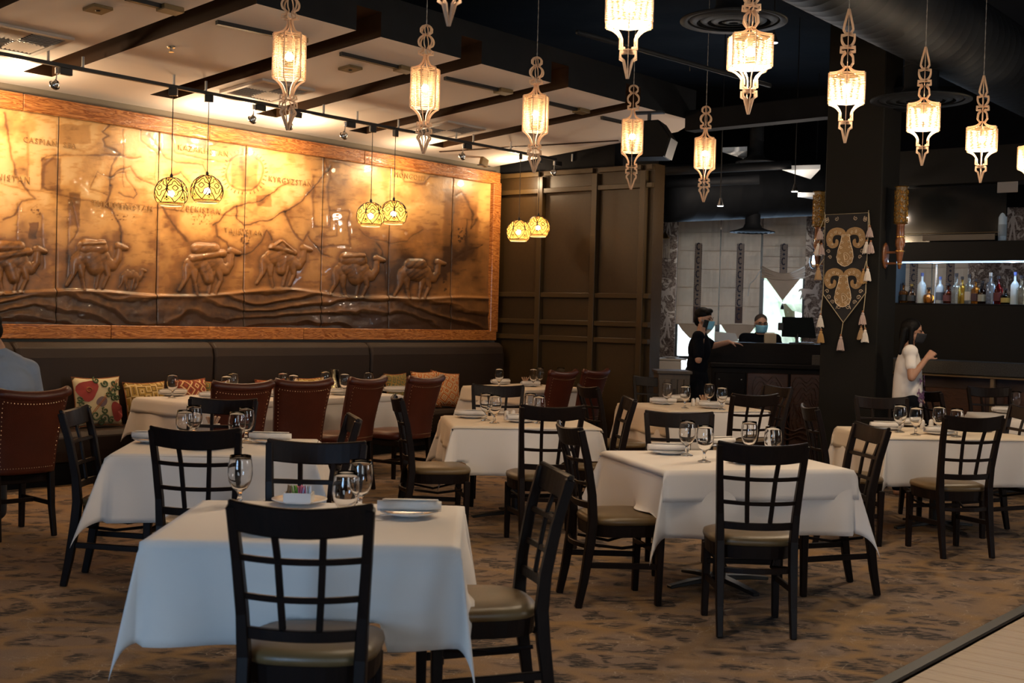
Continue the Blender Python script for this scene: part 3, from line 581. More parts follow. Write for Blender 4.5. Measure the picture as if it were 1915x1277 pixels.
def make_globe():
    R=.142; t=thing('globe_pendant','x','lamp')
    prof=[(R*math.sin(a),R*math.cos(a)) for a in np.linspace(.10,2.36,22)]
    MB().lathe(prof,36,cap=False).obj('shade',M_globe,t,smooth=True)
    # lattice lines proud of the shade
    mb=MB()
    def S(th,ph,r=R+.0015): return Vector((r*math.sin(th)*math.cos(ph),r*math.sin(th)*math.sin(ph),r*math.cos(th)))
    n=6
    for k in range(n):
        p0=2*PI*k/n
        mb.tube([S(.35+ (2.2-.35)*i/22,p0+.52*math.sin(PI*i/22*1.0)*(1 if True else 1)) for i in range(23)],.0046,5)
        mb.tube([S(.35+ (2.2-.35)*i/22,p0-.52*math.sin(PI*i/22*1.0)) for i in range(23)],.0046,5)
        mb.tube([S(1.28+.42*math.sin(a)*(1+.25*math.cos(4*a)),p0+.40*math.cos(a)*(1+.25*math.cos(4*a))) for a in [2*PI*i/28 for i in range(28)]],.0042,5,closed=True)
        mb.tube([S(1.28+.17*math.copysign(abs(math.sin(a))**1.6,math.sin(a)),p0+.19*math.copysign(abs(math.cos(a))**1.6,math.cos(a))) for a in [2*PI*i/20 for i in range(20)]],.0044,5,closed=True)
        for th,s in ((.72,1),(1.86,-1)):
            pc=p0+PI/n; w=.17/ max(.6,math.sin(th))
            c=S(th,pc); ux=Vector((-math.sin(pc),math.cos(pc),0)); uz=c.cross(ux).normalized()*s; nn=c.normalized()
            for (dx,dy,r_) in ((0,0,.011),(-.014,.013,.006),(.014,.013,.006),(-.02,-.004,.005),(.02,-.004,.005),(0,.022,.006)):
                ct=c+ux*dx+uz*dy; mb.add([ct+ux*(r_*math.cos(a))+uz*(r_*1.3*math.sin(a))+nn*.001 for a in [2*PI*i/6 for i in range(6)]],[tuple(range(6))])
            mb.tube([c+ux*(.030*math.cos(a))+uz*(.030*math.sin(a))+nn*.0005 for a in [PI*i/8 for i in range(9)]],.0018,4)
    for th in (.33,2.2,2.28): mb.tube([S(th,2*PI*i/36) for i in range(36)],.0042,5,closed=True)
    mb.lathe([(R*math.sin(a)+.001,R*math.cos(a)+.001) for a in (.1,.2,.3)],30,cap=False)
    mb.obj('lattice',M_ink,t)
    MB().lathe([(.012,R-.005),(.014,R+.02),(.006,R+.035)],12).obj('cap',M_black,t)
    zb=R*math.cos(2.36); rb=R*math.sin(2.36)
    MB().lathe([(rb,zb),(rb,zb-.008),(rb-.004,zb-.008),(rb-.004,zb)],30,cap=False).obj('rim',mat('rim_cream',(.8,.65,.4),.4),t)
    MB().sph((0,0,.0),.030,12,8).obj('bulb',M_bulb,t,smooth=True)
    MB().lathe([(.016,.03),(.016,R)],12).obj('socket',M_black,t)
    return t
gp=Proto(make_globe())
glab=['leftmost of the six patterned globe pendants','second patterned globe pendant from the left, slightly higher','third globe pendant, in front of the mural, the lower of the middle pair','fourth globe pendant, the higher of the middle pair','fifth globe pendant, the lower one before the panelled wall','rightmost globe pendant, before the panelled wall']
for i,(px,py,tx) in enumerate(((320,362,325),(387,357,389),(693,404,697),(736,400,740),(970,434,977),(1006,426,1012))):
    c=tpt(tx); q=onplane(px,py,D2,P(0,TC)); z=q.z; c=q.dot(D1)
    o=gp.put(P(c,TC,z),.4*i,glab[i],'globe pendants on the track')
    MB().tube([(0,0,.17),(0,0,TZ-z-.05)],.0038,6).obj('cord',M_black,o); MB().box((0,0,TZ-z-.045),(.075,.036,.07)).obj('canopy',M_black,o,bevel=.003)
    lamp('globe_light',P(c,TC,z),4.5,(1,.66,.30),.03)
# ================================================================== LANTERNS
M_ply=mat('lantern_ply',(.62,.42,.27),.6); M_reed=mat('lantern_reed',(.80,.62,.42),.7); M_hot=mat('bulb_white',(1,.86,.66),.3,emit=(1,.80,.55),es=150)
def reed_mat():
    M=M_reed; nt=M.node_tree; b=nt.nodes['Principled BSDF']; tr=nt.nodes.new('ShaderNodeBsdfTranslucent'); tr.inputs[0].default_value=(.95,.78,.58,1)
    mx=nt.nodes.new('ShaderNodeMixShader'); mx.inputs[0].default_value=.6; nt.links.new(b.outputs[0],mx.inputs[1]); nt.links.new(tr.outputs[0],mx.inputs[2]); nt.links.new(mx.outputs[0],nt.nodes['Material Output'].inputs[0])
reed_mat()
def curve(a,b,c,n=6): # quadratic bezier points
    return [((1-t)**2*a[0]+2*t*(1-t)*b[0]+t*t*c[0],(1-t)**2*a[1]+2*t*(1-t)*b[1]+t*t*c[1]) for t in [i/n for i in range(n+1)]]
def make_lantern(kind):
    if kind=='A':
        u=.00378; S=[[(1,238),(8,235),(11,231),(11,225),(6,221),(2,221)],[(2,221)]+curve((5,219),(19,211),(13,200))+[(7,196),(8,191),(14,189),(14,184),(5,183)],
          [(4,184),(4,175)]+curve((5,172),(8,160),(27,157)),[(27,157),(27,84)],curve((27,84),(11,76),(8,60))+[(8,57),(13,57),(14,52),(9,50),(9,47),(14,45),(15,38),(5,37)],[(4,37)]+curve((7,36),(17,29),(10,24))+[(7,17),(1,0)]]
        top,bot,rc,H,nr=157,84,27,238,31
    else:
        u=.000728; S=[[(3,1130),(40,990),(46,955),(25,925),(4,925)],[(8,915),(64,905)]+curve((62,880),(60,840),(28,818))+[(5,815)],
          [(5,805),(68,803),(68,770),(42,765),(30,772),(20,755)]+curve((20,755),(38,745),(50,725))+[(56,675),(32,642),(5,640)],
          [(5,640),(22,640)]+curve((24,635),(50,590),(165,577)),[(168,577),(168,340)],curve((165,340),(60,310),(42,215))+[(62,245),(62,195),(30,190),(28,178),(5,178)],[(5,165),(58,165),(58,128),(32,112),(2,0)]]
        top,bot,rc,H,nr=575,342,168,1130,22
    t=thing('hanging_lantern','x','lamp')
    mb=MB(); wb=.0115
    for s in S: mb.bar([Vector((x*u,0,z*u)) for x,z in s],.0045,wb,ref=(0,1,0)) if False else mb.sweep([Vector((x*u,0,z*u)) for x,z in s],[(-.0065,-.0022),(.0065,-.0022),(.0065,.0022),(-.0065,.0022)],ref=(0,1,0))
    fm=mb.mesh('fin',M_ply)
    for k in range(6): o=link('fin',fm,t); o.rotation_euler=(0,0,PI/3*k)
    rr=MB(); 
    for i in range(nr):
        z=(bot+(top-bot)*(i+.5)/nr)*u; off=.0012*random.uniform(-1,1)
        rr.tube([Vector(((rc*u+off)*math.cos(PI/3*k),(rc*u+off)*math.sin(PI/3*k),z+random.uniform(-.001,.001))) for k in range(6)],.0026,5,closed=True)
    o=rr.obj('reed_cage',M_reed,t); o['kind']='stuff'
    for z in ([183,50] if kind=='A' else [805,640,180]): MB().lathe([(.004,z*u-.002),(.026,z*u-.002),(.026,z*u+.002),(.004,z*u+.002)],12).obj('collar_disc',M_ply,t)
    MB().sph((0,0,(bot+top)/2*u),.027,12,8).obj('bulb',M_hot,t,smooth=True)
    MB().lathe([(.014,(bot+top)/2*u+.02),(.016,top*u)],10).obj('socket',mat('socket_white',(.5,.45,.4),.5),t)
    t['H']=H*u; t['mid']=(bot+top)/2*u
    return t
LZ=2.71
pa=Proto(make_lantern('A')); pb=Proto(make_lantern('B'))
M_cord=mat('twisted_cord',(.30,.27,.24),.6)
def hang(pr,c1,c2,rz,label,grp,e):
    o=pr.put(P(c1,c2,LZ),rz,label,grp); H=.90 if pr is pa else .8226; mid=.4555 if pr is pa else .334
    mb=MB(); n=14
    for s in (0,PI): mb.tube([(.002*math.cos(i*1.9+s),.002*math.sin(i*1.9+s),H-.01+(CEIL-LZ-H)*i/(n*3)) for i in range(n*3+1)],.0022,4)
    mb.obj('cord',M_cord,o); lamp('lantern_light',P(c1,c2,LZ+mid-.05),e,(1,.79,.55),.03)
ga='tall straw-caged lanterns before the ceiling edge'; gb='short wide-caged lanterns over the right side'
fr=math.radians
for c1,rz,lb in ((5.05,-18,'leftmost tall narrow-caged wooden lantern, its top cut off by the picture edge'),(6.28,-16,'second tall narrow-caged wooden lantern from the left'),(7.53,-12,'third tall narrow-caged wooden lantern, before the far end of the mural'),(8.88,0,'fourth tall narrow-caged wooden lantern, before the panelled wall'),(10.1,-8,'fifth and farthest tall narrow-caged lantern, left of the round ceiling diffusers')):
    q=P(c1,6.03); ang=math.atan2(-q.y,-q.x); hang(pa,c1,6.03,ang+fr(rz),lb,ga,10)
for c1,rz,lb in ((3.55,30,'lantern at the top edge showing only its pointed tip'),(4.79,0,'brightest wide-caged lantern cut off by the top edge'),(5.95,14,'wide-caged glowing lantern before the large round diffuser'),(7.175,0,'wide-caged glowing lantern directly above the embroidered banner column'),(8.43,0,'wide-caged glowing lantern right of the column, third from right'),(9.62,-4,'wide-caged glowing lantern second from the right edge'),(10.85,0,'glowing lantern cut off by the right edge')):
    q=P(c1,3.29); ang=math.atan2(-q.y,-q.x); hang(pb,c1,3.29,ang+fr(rz),lb,gb,78)
# ================================================================== COLUMN
M_col=mat('column_paint',(.008,.007,.0055),.7,spec=.15); 
CN=Vector((3.47,11.7,0)); cw1,cw2=.58,.42
q=[CN,CN+D2*cw1,CN+D2*cw1+D1*cw2,CN+D1*cw2]
MB().prism([(v.x,v.y) for v in q],CEIL-.02,(0,0,CEIL/2),(1,0,0),(0,1,0)).obj('column',M_col,bevel=.01)
col=bpy.data.objects['column']; tag(col,'square dark column with a hanging banner and wall torch','column')
def cpt(px,py,off=.02): return onplane(px,py,D1,CN)-D1*off     # point on column's banner face
# banner
XB=E_; UB=Vector((0,0,1))
bo=cpt(1581,500,.012); ban=thing('wall_banner','black velvet embroidered banner with two gold ram-horn motifs hanging on the column','banner',bo)
binv=Matrix.Translation(-bo)
def blocal(px,py): p=onplane(px,py,D1,CN)-CN; return (p.dot(E_)-(bo-CN).dot(E_), p.z-bo.z)
out=[blocal(*p) for p in ((1545,402),(1626,398),(1620.5,548),(1578.5,603),(1541,550))]
def bput(mb,name,m,off,par=ban,smooth=False):
    o=mb.obj(name,m,par,smooth=smooth); return o
def Bv(x,z,off): return E_*x+UB*z-D1*off
mb=MB().prism(out,.012,(0,0,0),E_,UB); bput(mb,'cloth',mat('black_velvet',(.006,.005,.006),.9,sheen=.3),0)
M_gold=mat('gold_thread',(.30,.18,.075),.6,noise=.25,nscale=120); M_gold2=mat('pale_thread',(.60,.47,.32),.6,noise=.3,nscale=90)
mb=MB(); 
pts=[Bv(x,z,.009) for x,z in out]; mb.tube(pts,.005,6,closed=True); bput(mb,'cord_edging',mat('edging_cord',(.38,.30,.18),.6),0)
def spiral(cx,cz,r,a0,turns,sgn,n=20): return [(cx+r*(1-i/n*.85)*math.cos(a0+sgn*turns*2*PI*i/n),cz+r*(1-i/n*.85)*math.sin(a0+sgn*turns*2*PI*i/n)) for i in range(n+1)]
pw=out[1][0]-out[0][0]; 
def motif(cx,cz,s):
    # ram-horn: drop body and two curled horns as fat strokes
    body=MB(); W=s
    shape=[(-.10,.30),(-.13,.12),(-.20,-.10),(-.23,-.28),(-.19,-.42),(-.08,-.50),(0,-.52),(.08,-.50),(.19,-.42),(.23,-.28),(.20,-.10),(.13,.12),(.10,.30)]
    body.prism([(cx+x*W,cz+z*W) for x,z in shape],.008,-D1*.010,E_,UB)
    for sg in (-1,1):
        arc=[(.02,.22),(.10,.36),(.24,.40),(.38,.36),(.45,.24),(.44,.10),(.36,.02),(.26,.05),(.24,.14),(.29,.17)]
        sc_=[.7,1.15,1.3,1.3,1.2,1.05,.9,.7,.55,.4]; pa_=[];ss_=[]
        for i in range(len(arc)-1):
            p0,p1,p2,p3=arc[max(i-1,0)],arc[i],arc[i+1],arc[min(i+2,len(arc)-1)]
            for q in (0,.25,.5,.75):
                pa_.append(tuple(.5*(2*p1[c]+(p2[c]-p0[c])*q+(2*p0[c]-5*p1[c]+4*p2[c]-p3[c])*q*q+(3*p1[c]-p0[c]-3*p2[c]+p3[c])*q**3) for c in (0,1))); ss_.append(sc_[i]+(sc_[i+1]-sc_[i])*q)
        body.bar([Bv(cx+sg*x*W,cz+z*W,.0105) for x,z in pa_],.15*W,.007,ref=D1,scales=ss_)
    bput(body,'horn_motif',M_gold,0)
    det=MB()
    det.tube([Bv(cx+x*W,cz+z*W,.0155) for x,z in shape],.0042,4,closed=True)
    for k in (.5,.28): det.tube([Bv(cx+.16*k*2*math.sin(a)*W*(.5+.5*math.sin((a+PI)/2)),cz+(-.28-.24*k*2*.5*math.cos(a)+.0)*W,.016) for a in [2*PI*i/16 for i in range(16)]],.0026,4,closed=True)
    for sg in (-1,1):
        for (x,z,r,a) in ((.08,.28,.03,0),(.17,.36,.03,.5),(.29,.38,.03,1),(.40,.30,.03,2),(.44,.17,.03,3),(.36,.05,.025,4),(.09,.12,.03,0),(.12,-.02,.03,0),(.15,-.16,.03,0),(.17,-.32,.03,0),(.09,-.43,.03,0)):
            det.tube([Bv(p[0],p[1],.0165) for p in spiral(cx+sg*x*W,cz+z*W,r*W*1.4,a,1.1,sg,9)],.0032,4)
    bput(det,'pale_scrolls',M_gold2,0)
yy=lambda py: blocal(1583,py)[1]
motif(.004,yy(461),.37); motif(-.006,yy(537),.37)
sc=MB()
mw=pw/2
for sg in (-1,1):
    for (x,py,r,a) in ((.10,409,.022,2.0),(.20,412,.022,2.0),(.29*.7,409,.02,2),(.165,459,.024,0),(.175,470,.022,0),(.155,481,.020,0),(.06,488,.022,1),(.165,532,.022,0),(.175,545,.022,0),(.155,556,.024,0),(.115,565,.022,0),(.05,574,.026,1)):
        sc.tube([Bv(p[0],p[1],.009) for p in spiral(sg*x*.98,yy(py),r,a if sg>0 else PI-a,1.3,sg,14)],.0026,4)
    sc.tube([Bv(sg*x,z,.009) for x,z in curve((0,yy(556)),(.05,yy(560)),(.075,yy(578)))],.0026,4)
bput(sc,'embroidered_scrolls',M_gold2,0)
M_ts={'w':mat('white_yarn',(.62,.55,.48),.9),'t':mat('tan_yarn',(.36,.23,.12),.9),'p':mat('pinkish_yarn',(.42,.31,.27),.9),'g':mat('gold_yarn',(.38,.22,.08),.9)}
def tassel(px,py0,py1,k,off=.03):
    x,z0=blocal(px,py0); z1=blocal(px,py1)[1]; L_=z0-z1; o=bput(MB().lathe([(.006,z0),(.015,z0-.12*L_),(.012,z0-.24*L_),(.020,z0-.5*L_),(.030,z1)],14,E_*x-D1*off),'tassel',M_ts[k],0)
    tt=MB()
    for i in range(14): a=2*PI*i/14; c=E_*x-D1*off; tt.tube([c+Vector((.013*math.cos(a),.013*math.sin(a),z0-.24*L_)),c+Vector((.022*math.cos(a),.022*math.sin(a),z0-.5*L_)),c+Vector((.034*math.cos(a),.034*math.sin(a),z1-.01*random.random()))],.0042,4)
    tt.obj('fringe',M_ts[k],o)['kind']='stuff'
    MB().sph(c+Vector((0,0,z0+.008)),.010,8,6).obj('bead',mat('wood_bead',(.30,.12,.05),.4),o)
for a in ((1537,428,448,'p'),(1534,455,478,'w'),(1540,458,476,'p'),(1534,500,523,'t'),(1630,425,443,'p'),(1624,452,474,'w'),(1632,453,473,'p'),(1618,506,530,'g'),(1626,502,525,'w'),(1538,589,611,'w'),(1539,618,640,'g'),(1617,584,606,'p'),(1614,612,634,'t'),(1621.5,616,639,'w'),(1576,628,654,'p')): tassel(*a)
cd_=MB()
for (x0,y0,x1,y1) in ((1541,550,1538,589),(1538,605,1539,618),(1620.5,548,1618,584),(1618,600,1621,616),(1578.5,603,1576,628),(1543,410,1537,428),(1543,430,1535,455),(1542,485,1534,500),(1627,400,1630,425),(1627,420,1626,452),(1622,488,1626,502),(1622,488,1619,506),(1545,402,1545,397),(1626,398,1628,394)):
    a=blocal(x0,y0);b=blocal(x1,y1); cd_.tube([Bv(a[0],a[1],.012),Bv(b[0],b[1],.03)],.0035,5)
bput(cd_,'hanging_cord',mat('edging_cord',(.38,.30,.18),.6),0)
# wall torches
M_turn=wood('turned_wood',(.10,.030,.008),(.19,.065,.018),.35,(1,1,6),4,1,coat=.5); M_gilt=mat('gilt_metal',(.55,.33,.08),.3,metal=1)
def make_torch():
    t=thing('wall_torch','x','wall lamp')   # local: wall plane x=0, projecting +x
    MB().lathe([(.001,-.012),(.062,-.012),(.066,0),(.058,.010),(.001,.012)],24,(.012,0,-.0),ax=Matrix(((0,0,1),(0,1,0),(1.9,0,0)))).obj('back_plate',M_turn,t,smooth=False)
    MB().bar([(.01,0,.03),(.13,0,.03)],.02,.022).obj('arm',M_turn,t,bevel=.003); MB().bar([(.01,0,-.075),(.12,0,-.075)],.02,.02).obj('arm',M_turn,t,bevel=.003)
    MB().lathe([(.001,-.13),(.012,-.125),(.018,-.09),(.024,-.05),(.036,.03),(.040,.05),(.030,.06),(.045,.10),(.045,.14),(.034,.17),(.038,.20),(.036,.28),(.044,.30)],20,(.15,0,0)).obj('handle',M_turn,t,smooth=True)
    for z,r in ((-.08,.024),(.04,.042),(.175,.040)): MB().lathe([(r-.006,z-.006),(r+.004,z-.003),(r+.004,z+.003),(r-.006,z+.006)],20,(.15,0,0)).obj('ring',M_gilt,t)
    mb=MB(); R=.062
    for k in range(9):
        for j in range(6):
            z=.335+j*.052; a0=2*PI*(k+.5*(j%2))/9; sg=1 if (k+j)%2 else -1
            mb.tube([(.15+R*math.cos(a0+(p[0])/R),R*math.sin(a0+p[0]/R),z+p[1]) for p in spiral(0,0,.024,0,1.25,sg,11)],.0036,4)
            mb.tube([(.15+R*math.cos(a0+i*.06*sg),R*math.sin(a0+i*.06*sg),z-.026+i*.010) for i in range(6)],.003,4)
    for z in (.305,.65): mb.tube([(.15+R*math.cos(a),R*math.sin(a),z) for a in [2*PI*i/24 for i in range(24)]],.005,5,closed=True)
    mb.obj('pierced_shade',M_gilt,t)
    MB().lathe([(R-.010,.305),(R-.010,.655)],24,(.15,0,0),cap=False).obj('liner',mat('amber_liner',(.035,.018,.004),.4,emit=(1,.50,.12),es=.05),t)
    return t
tp=Proto(make_torch())
# on the right-hand column face (normal E_): plate centre around pixel (1653,478)
pc=onplane(1654,478,E_,CN); tp.put(pc,math.atan2(E_.y,E_.x),'gilt pierced torch lamp on a turned wood bracket, right side of the column','torch lamps on the column')
pc2=onplane(1533,470,D2,CN+D2*cw1); pc2=CN+D2*cw1+D1*.2+Vector((0,0,pc.z+.0)); tp.put(pc2,math.atan2(D2.y,D2.x),'gilt torch lamp half hidden behind the left side of the column','torch lamps on the column')
lamp('torch_light',pc+E_*.15+Vector((0,0,.46)),.6,(1,.6,.25),.03)
# ================================================================== DARK CEILING: DUCTS AND DIFFUSERS
M_duct=mat('black_duct',(.008,.009,.011),.6,spec=.12,noise=.15,nscale=10)
def duct(name,a,b,r,label,ribs=.16):
    c=(a+b)/2; t=thing(name,label,'duct',c); d=b-a; L_=d.length
    q=d.to_track_quat('Z','Y').to_matrix(); n=int(L_/ribs); prof=[]
    for i in range(n):
        z=-L_/2+i*ribs; prof+=[(r,z),(r,z+ribs*.90),(r*1.003,z+ribs*.93),(r*1.003,z+ribs*.97)]
    prof.append((r,L_/2)); MB().lathe(prof,32,ax=q,cap=True).obj('tube',M_duct,t,smooth=True); return t
zt=4.45
a=atY(1300,-60,6.6); 
p1=onz(1500,-12,zt); p2=onz(1960,268,zt); p1=atY(1475,-25,8.2); p2=atY(1990,262,13.5); p1.z=p2.z=4.12
duct('spiral_duct',p1+(p1-p2)*.3,p2+(p2-p1)*.2,.36,'large round black spiral duct running away at top right')
p1=atY(1245,362,15.4); p2=atY(1530,352,16.2); duct('spiral_duct',p1+(p1-p2)*.0,p2+(p2-p1)*1.2,.36,'round black duct hanging in front of the beige roman blinds',.3)
p1=atY(1690,-10,10.2);p2=atY(1925,70,11.8); duct('spiral_duct',p1,p2,.07,'thin black pipe at the top right corner',.8)
for (x0,y0,x1,y1,Y0,Y1,r,lb) in ((1245,320,1480,308,14.5,14.2,.05,'upper thin black pipe beyond the loudspeaker'),(1245,342,1420,335,15,14.8,.06,'lower thin black pipe beyond the loudspeaker'),(1150,132,1290,128,9.2,9.2,.022,'thin horizontal sprinkler pipe above the ceiling edge'),(1080,60,1440,160,8.5,10.5,.018,'thin dark conduit crossing under the black deck')):
    duct('ceiling_pipe',atY(x0,y0,Y0),atY(x1,y1,Y1),r,lb,.6)
def diffuser(px,py,Y,R,label,neck,face=(.04,.044,.05)):
    c=atY(px,py,Y); t=thing('round_diffuser',label,'air diffuser',c)
    MB().lathe([(R*.34,neck),(R*.34,.10),(R*.42,.05),(R*.7,.02),(R,.0),(R,-.012),(R*.86,-.006)],40,cap=False).obj('cone',M_duct,t,smooth=True)
    for k,rr_ in enumerate((.82,.62,.42,.22)): MB().lathe([(R*rr_,-.0-.012*k*.3),(R*(rr_-.13),-.02),(R*(rr_-.13),-.014),(R*rr_,.006)],40,cap=(k==3)).obj('ring',M_duct,t,smooth=True)
    if neck>.2: MB().lathe([(R*.36,neck*.5),(R*.36,neck*.5+.015)],30).obj('band',M_duct,t)
    return t
diffuser(1372,38,8.6,.37,'large round black ceiling diffuser near the top centre-right',.45)
diffuser(1722,186,10.6,.42,'round black diffuser on a short drum under the big duct',.55)
diffuser(1414,303,14.6,.24,'small round black diffuser above the host desk, mid height',.5)
diffuser(1407,433,15.75,.285,'black bell-shaped diffuser hanging in front of the blinds',.5)
# beams under the deck
for (pa_,pb_,h,lb) in (((1290,228,13.6),(1560,205,12.4),.22,'black beam under the deck beyond the ceiling edge'),((1240,40,16.5),(1915,20,13.5),.3,'far black beam under the deck')):
    a=atY(*pa_);b=atY(*pb_); b.z=a.z; t=tag(MB().bar([a,b+(b-a)*.5],.2,h).obj('ceiling_beam',M_blackm,bevel=.01),lb,'beam')
# white angular ceiling shards
for pts,lb in ((((1463,318),(1534,316),(1516,335)),'large pale triangular ceiling flap left of the column'),(((1350,284),(1397,282),(1397,293),(1390,297)),'pale bluish ceiling flap near the small diffuser'),(((1492,368),(1532,368),(1530,374)),'narrow pale ceiling flap just above the left torch')):
    vs=[atY(x,y,14.3+.2*i) for i,(x,y) in enumerate(pts)]; n=len(vs); c=sum(vs,Vector())/n
    t=thing('ceiling_flap',lb,'ceiling panel',c); MB().add([v-c for v in vs]+[v-c+Vector((0,0,.05)) for v in vs],[tuple(range(n)),tuple(range(2*n-1,n-1,-1))]+[(i,(i+1)%n,n+(i+1)%n,n+i) for i in range(n)]).obj('panel',mat('flap_white',(.62,.66,.70),.5),t)
# small hanging spots beyond
for px,py,Y,lb in ((1447,80,11,'small ceiling spotlight right of the large diffuser'),(1347,385,14.2,'tiny lit ceiling spot before the round duct'),(1486,358,14.2,'tiny lit ceiling spot left of the column')):
    c=atY(px,py,Y); t=thing('ceiling_spot',lb,'spotlight',c); MB().lathe([(.012,.09),(.02,.06),(.035,.02),(.04,0)],14,cap=True).obj('shade',M_steel,t); MB().lathe([(.001,-.004),(.034,-.004),(.034,0),(.001,0)],14).obj('lens',mat('cool_lens',(.8,.9,1),.3,emit=(.75,.85,1),es=4),t); MB().tube([(0,0,.08),(0,0,CEIL-c.z)],.006,6).obj('stem',M_black,t); lamp('spot_glow',c+Vector((0,0,-.06)),32 if Y>12 else 2,(1,.80,.62),.03)
# loudspeaker
sp=[(1190,238),(1225,296)]
c=atY(1213,266,12.6); t=thing('loudspeaker','large black loudspeaker hung at the corner of the white ceiling','loudspeaker',c,-.35)
MB().prism([(-.24,-.17),(.20,-.17),(.26,.02),(.14,.20),(-.24,.19)],.34,(0,0,0),(1,0,0),(0,0,1)).obj('cabinet',mat('speaker_black',(.004,.004,.004),.6,spec=.1),t,bevel=.01)
MB().prism([(.205,-.165),(.262,.018),(.268,.016),(.211,-.170)],.31,(0,0,0),(1,0,0),(0,0,1)).obj('grille',M_black,t)
MB().tube([(0,0,.18),(0,0,.30)],.02,8).box((0,0,.30),(.3,.1,.02)).obj('bracket',M_black,t)
# floodlight clips on the far ceiling
c=onc(905,294,.02); t=thing('flood_fixture','small tan box fixture at the far corner of the ceiling','fixture',c,ANG1); MB().box((0,0,-.04),(.12,.05,.10),Matrix.Rotation(.3,3,'Y')).obj('housing',M_bronze,t,bevel=.006); MB().box((0,0,-.085),(.2,.04,.012)).obj('base',M_black,t)
# ================================================================== ROMAN BLINDS
M_blind=mat('blind_linen',(.74,.60,.48),.9,noise=.06,nscale=6); nt=M_blind.node_tree
tr_=nt.nodes.new('ShaderNodeBsdfTranslucent'); tr_.inputs[0].default_value=(.50,.43,.36,1); mx=nt.nodes.new('ShaderNodeMixShader'); mx.inputs[0].default_value=.08; nt.links.new(nt.nodes['Principled BSDF'].outputs[0],mx.inputs[1]); nt.links.new(tr_.outputs[0],mx.inputs[2]); nt.links.new(mx.outputs[0],nt.nodes['Material Output'].inputs[0])
M_band=mat('blue_print',(.05,.06,.11),.9); M_bandb=mat('brown_print',(.17,.12,.11),.9); M_pgrey=mat('band_ground',(.42,.35,.31),.9)
def blind(px0,px1,pybot,label,raised=False):
    t0,t1=wt(px0),wt(px1); z1=3.22; zb=onplane((px0+px1)/2,pybot,Wn,W0+Wn*.1).z; W_=t1-t0; o_=wall_pt((t0+t1)/2,zb,.10)
    t=thing('roman_blind',label,'blind',o_,math.atan2(Wd.y,Wd.x),'roman blinds'); H=z1-zb      # local x along wall, -y towards room
    hs=[0]+[H*k/6 for k in range(1,7)]
    mb=MB(); nx=14
    def yv(u,v,k): return -.012-.03*math.sin(PI*v)**.6*(.35)-.004*math.sin(u*40+k)
    rows=[];
    for k in range(6):
        for j in range(4): rows.append((hs[k]+(hs[k+1]-hs[k])*j/4,j/4,k))
    rows.append((H,0,5))
    vs=[((i/nx-.5)*W_, yv(i/nx,v,k)-(.018 if v==0 else 0), z) for z,v,k in rows for i in range(nx+1)]
    n1=nx+1; mb.add(vs,[(r*n1+i,r*n1+i+1,(r+1)*n1+i+1,(r+1)*n1+i) for r in range(len(rows)-1) for i in range(nx)])
    mb.obj('fabric',M_blind,t,smooth=False)
    for z in hs: MB().tube([(-W_/2,-.032,z),(W_/2,-.032,z)],.007,6).obj('rod_pocket',M_blind,t)
    # printed band
    zt_=min(H-.05,onplane(1305,455,Wn,W0+Wn*.1).z-zb); bz0=.02
    MB().add([(-.055,-.047,bz0),(.055,-.047,bz0),(.055,-.047,zt_),(-.055,-.047,zt_)],[(0,1,2,3)]).obj('printed_band',M_pgrey,t)
    mm=MB(); z=zt_-.05; k=0
    while z>bz0+.05:
        mm.tube([(.026*math.cos(a),-.050,z+.05*math.sin(a)) for a in [.9+4.6*i/12 for i in range(13)]],.008,4) if k%2==0 else mm.add([(-.022,-.050,z),(0,-.050,z-.02),(.022,-.050,z),(0,-.050,z+.02)],[(0,1,2,3)])
        z-=.105; k+=1
    for i in range(int((zt_-bz0)/.03)):
        z=bz0+i*.03
        for s in (-1,1): mm.add([(s*.055,-.0485,z),(s*.042,-.0485,z+.012),(s*.055,-.0485,z+.024)],[(0,1,2)])
    mm.obj('band_motifs',M_band,t); 
    if not raised:
        z2=.45; MB().add([(-.052,-.0495,bz0),(.052,-.0495,bz0),(.052,-.0495,bz0+z2*.55),(-.052,-.0495,bz0+z2*.55)],[(0,1,2,3)]).obj('faded_patch',M_bandb,t,)
        # fan-shaped tail below the lowest rod
        MB().prism([(-W_/2+.03,0),(W_/2-.03,0),(W_/2-.10,-.10),(.10,-.22),(-.10,-.22),(-W_/2+.10,-.10)],.02,(0,-.02,0)).obj('tail',M_blind,t)
    else:
        sw=MB(); 
        for k in range(4): sw.sweep([(-W_/2+W_*i/12,-.05-.04*math.sin(PI*i/12),.16-.045*k-.11*math.sin(PI*i/12)*(1-.2*k)) for i in range(13)],[(.03*math.cos(a),.018*math.sin(a)) for a in [2*PI*j/8 for j in range(8)]])
        sw.obj('gathered_swag',M_blind,t,smooth=True)
        MB().prism([(-W_*.43,.02),(W_*.43,.02),(.0,-.34)],.02,(0,-.05,0)).obj('pointed_flap',M_blind,t)
        MB().lathe([(.004,-.34),(.006,-.39),(.022,-.42),(.030,-.47)],12,(0,-.05,0)).obj('flap_tassel',M_black,t)
        MB().tube([(-W_/2-.02,-.05,.12),(-W_/2-.10,-.05,-.02),(-W_/2-.18,-.05,-.10),(-W_/2-.2,-.05,-.28)],.006,6).obj('pull_cord',mat('white_cord',(.6,.6,.6),.5),t)
    return t
blind(1266,1344,606,'left roman blind with printed band, behind the man on the phone'); blind(1346,1420,607,'middle roman blind with printed band, left of the drawn-up blind'); blind(1424,1503,520,'right roman blind drawn up into a pointed flap over the bright window',True)
blind(1672,1738,600,'roman blind seen through the bar shelf, left one behind the bottles'); blind(1740,1806,600,'roman blind seen through the bar shelf, right one behind the bottles')
